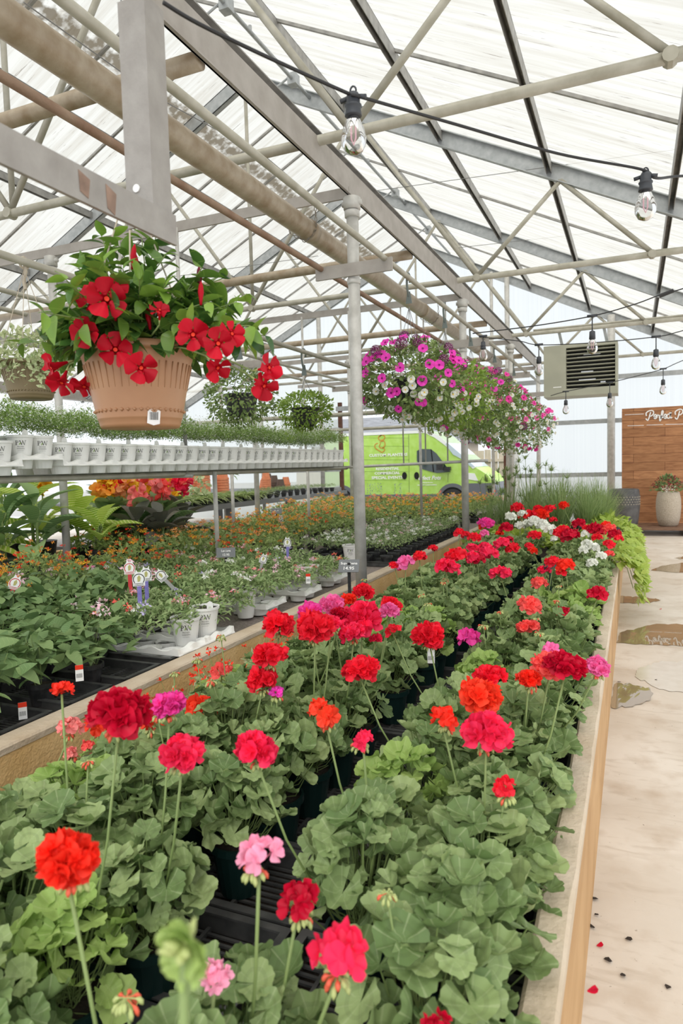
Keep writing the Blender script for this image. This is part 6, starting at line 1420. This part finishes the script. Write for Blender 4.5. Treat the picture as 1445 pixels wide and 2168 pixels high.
# ================================================================ SIGNS AND TAGS
def price_sign(px, py, z, w_, h, tilt, rz, lines, label, stakelen=.3, base=None):
    p = atZ(px, py, z); t = thing('price_sign', label, 'sign', p, rz, 'slate price signs')
    m = MB(); m.box((-w_/2, -.002, -h/2), (w_/2, .002, h/2)); o = m.obj('sign_plate', M['slate'], t); o.rotation_euler[0] = -tilt
    m = MB()
    for s, sz, zz in lines:
        V, Fc = text_mesh(s, sz, .0002, 'CENTER', .0004); m.add([(v[0], -.0026-v[2], zz+v[1]) for v in V], Fc)
    o2 = m.obj('sign_lettering', M['offwhite'], o)
    m = MB(); m.box((-.012, .002, -stakelen), (.012, .010, h*.2)); m.obj('sign_stake', M['dark'], t)
    return t
price_sign(738, 1198, .70, .155, .115, .75, .25, (('Superbena', .030, .012), ('14.95', .040, -.036)), 'grey slate price sign leaning by the nearest post', .46)
price_sign(478, 1170, .74, .16, .085, .35, .45, (('Lantana', .026, .008), ('12.95', .028, -.028)), 'small slate price sign standing among the orange lantanas', .3)
price_sign(585, 1082, .80, .16, .09, .5, .5, (('Herbs', .026, .0),), 'distant slate sign at the edge of the long bench', .3)
p = atZ(1165, 1205, .74); t = thing('sign_stake', 'dark green sign stake seen from behind among the far geraniums', 'stake', p, .9); m = MB(); m.box((-.06, -.002, .0), (.06, .002, .05)); m.box((-.008, 0, -.28), (.008, .006, .02)); m.obj('stake_plate', M['potgreen'], t)
def horse_tag(px, py, z, sc, mt, tilt, label, stakelen=.16, inner='varleaf'):
    p = atZ(px, py, z); t = thing('plant_tag', label, 'plant tag', p, math.atan2(-p.y, -p.x)+PI/2+.0, 'shaped plant tags'); t.rotation_euler[1] = tilt; t.scale = (sc*.82, sc*.82, sc*.82)
    out = [(-.030, -.022), (.030, -.022), (.030, -.006), (.033, .012), (.028, .03), (.018, .046), (.017, .064), (.010, .05), (-.004, .05), (-.012, .064), (-.017, .046), (-.028, .03), (-.033, .012), (-.030, -.006)]
    m = MB(); m.prism(out, 1, -.001, .001); m.obj('tag_head', M['offwhite'], t)
    m = MB(); ring = [(.027*math.cos(a), .014+.027*math.sin(a)) for a in np.linspace(-.7, PI+.7, 17)]; stroke(m, ring, .0045); stroke(m, [(-.027, -.018), (.027, -.018)], .002); stroke(m, [(-.027, -.008), (.027, -.008)], .002)
    V, Fc = text_mesh({'bluetag': 'LUSCIOUS', 'redtag': 'HUMMING', 'greytag': 'SUPERBENA', 'pinktag': 'PROVEN'}[mt], .009, 0, 'CENTER'); m.add([(v[0], v[1]-.016, 0) for v in V], Fc)
    me = m.mesh('tag_print', M['ink'] if mt != 'redtag' else M['redtag'])
    for v in me.vertices: v.co = (v.co[0], -.0016, v.co[1])
    put('tag_print', me, t)
    m = MB(); m.prism([(-.006, .0), (.006, .004), (.010, .022), (.002, .036), (-.008, .024)], 1, -.0022, -.0012); m.obj('tag_picture', M['yellow'], t)
    m = MB(); m.box((-.011, -.0008, -stakelen), (.011, .0008, -.022)); m.obj('tag_stake', M[mt], t)
horse_tag(294, 1232, .82, 1.35, 'bluetag', 0, 'blue stemmed horseshoe shaped tag standing in front of its twin', .14)
horse_tag(309, 1222, .82, 1.30, 'bluetag', 0, 'blue stemmed shaped tag just behind the front one', .14)
horse_tag(274, 1208, .84, 1.30, 'redtag', 0, 'red stemmed tag with a bird picture left of the blue ones', .12)
horse_tag(344, 1222, .80, 1.2, 'greytag', -.7, 'tilted grey shaped tag leaning to the right of the blue ones', .1)
horse_tag(608, 1152, .80, 1.25, 'bluetag', 0, 'blue stemmed tag standing at the front edge of the orange lantanas', .12)
horse_tag(556, 1187, .74, 1.1, 'greytag', .3, 'small grey tag among the verbenas', .1)
horse_tag(594, 1100, .82, 1.2, 'pinktag', 0, 'pale round tag in the middle of the lantana field', .1)
horse_tag(30, 1240, .78, 1.3, 'redtag', .35, 'pale shaped tag on a red stem at the left edge', .16)
for i, (px, py, z, mt, lb) in enumerate(((168, 1425, .60, 'offwhite', 'white and orange barcode tag among the near pentas'), (652, 1225, .66, 'offwhite', 'upright red and white tag in the verbenas'), (912, 1388, .60, 'offwhite', 'white paper label stuck in a geranium pot beside the tray gap'), (48, 1505, .50, 'offwhite', 'white label at the left corner above the wall'))):
    p = atZ(px, py, z); t = thing('pot_label', lb, 'label', p, math.atan2(-p.y, -p.x)+PI/2, 'small pot labels')
    m = MB(); m.box((-.016, -.0006, -.035), (.016, .0006, .035)); m.obj('label_card', M[mt], t)
    m = MB(); m.box((-.016, -.0012, .015), (.016, -.0007, .035)); m.obj('colour_band', M['p_orangered'] if i != 2 else M['p_white'], t)
    m = MB(); 
    for k in range(7): m.box((-.012+k*.0035, -.0012, -.02), (-.0105+k*.0035, -.0007, -.002))
    m.obj('barcode_lines', M['ink'], t)
# small dianthus like plants with orange spidery flowers by the middle wall
OF = bush(1300, 160, .13, .12, OVL, .05, M['varleaf'], .06, .3, .6)
OBm = MB(); R6 = random.Random(8)
for k in range(24):
    a = R6.uniform(0, 6.28); rho = .15*R6.random()**.5; c = np.array([rho*math.cos(a), rho*math.sin(a), R6.uniform(.12, .30)]); OBm.tube([(c[0]*.3, c[1]*.3, .08), c], .001, 3, mi=1, cap=False)
    for q in range(5): d = unit([R6.uniform(-1, 1), R6.uniform(-1, 1), R6.uniform(-.3, .8)]); OBm.tpl(SM, frame(d, [R6.uniform(-1, 1), R6.uniform(-1, 1), 1]), c, .022, R6.random(), 0)
OBM = OBm.mesh('blossoms', [M['p_orangered'], M['stem']])
for i, (x, y) in enumerate(((-1.80, 2.35), (-1.84, 2.75), (-1.78, 3.1))):
    place('dianthus_plant', f'spidery orange flowered plant against the middle wall, {nth(i)} of the small group', 'potted plant', 'orange spidery plants by the wall', (x, y, .285), OF, OBM, POTB)
# rose pink flowering strip before the van and salvia
for i in range(14):
    x = -4.9+i*.2; place('impatiens', f'pink and orange bedding plant in the far strip before the van, {nth(i)} from the left', 'bedding plant', 'bedding strip before the van', (x, 12.2+U(-.3, .3), .42), RNG.choice(LF), RNG.choice([LB[5], LB[3]]), POTB)
for i, (x, y) in enumerate(((-4.7, 12.9), (-4.35, 13.1), (-4.95, 13.1))):
    t = place('salvia', f'blue salvia spike plant before the van, {nth(i)} of three', 'potted plant', 'blue salvias', (x, y, .42), RNG.choice(PF), None, POT)
    m = MB()
    for k in range(4):
        a = U(0, 6); b = np.array([.1*math.cos(a), .1*math.sin(a), .3]); 
        for q in range(22): m.tpl(SM, frame(rdir(), rdir()), b+np.array([U(-.015, .015), U(-.015, .015), .05+q*.014]), .024, U(0, 1))
    m.obj('flower_spike', M['bluetag'], t)
t = thing('red_valve', 'small red topped pot on the far door rail', 'pot', (-7.6, 16.85, EYE-.05)); m = MB(); m.lathe([(0, 0), (.05, 0), (.06, .1), (0, .1)], 12); m.obj('pot', M['dark'], t); m = MB(); m.lathe([(0, .1), (.06, .1), (.06, .16), (0, .17)], 12); m.obj('cap', M['hose'], t)
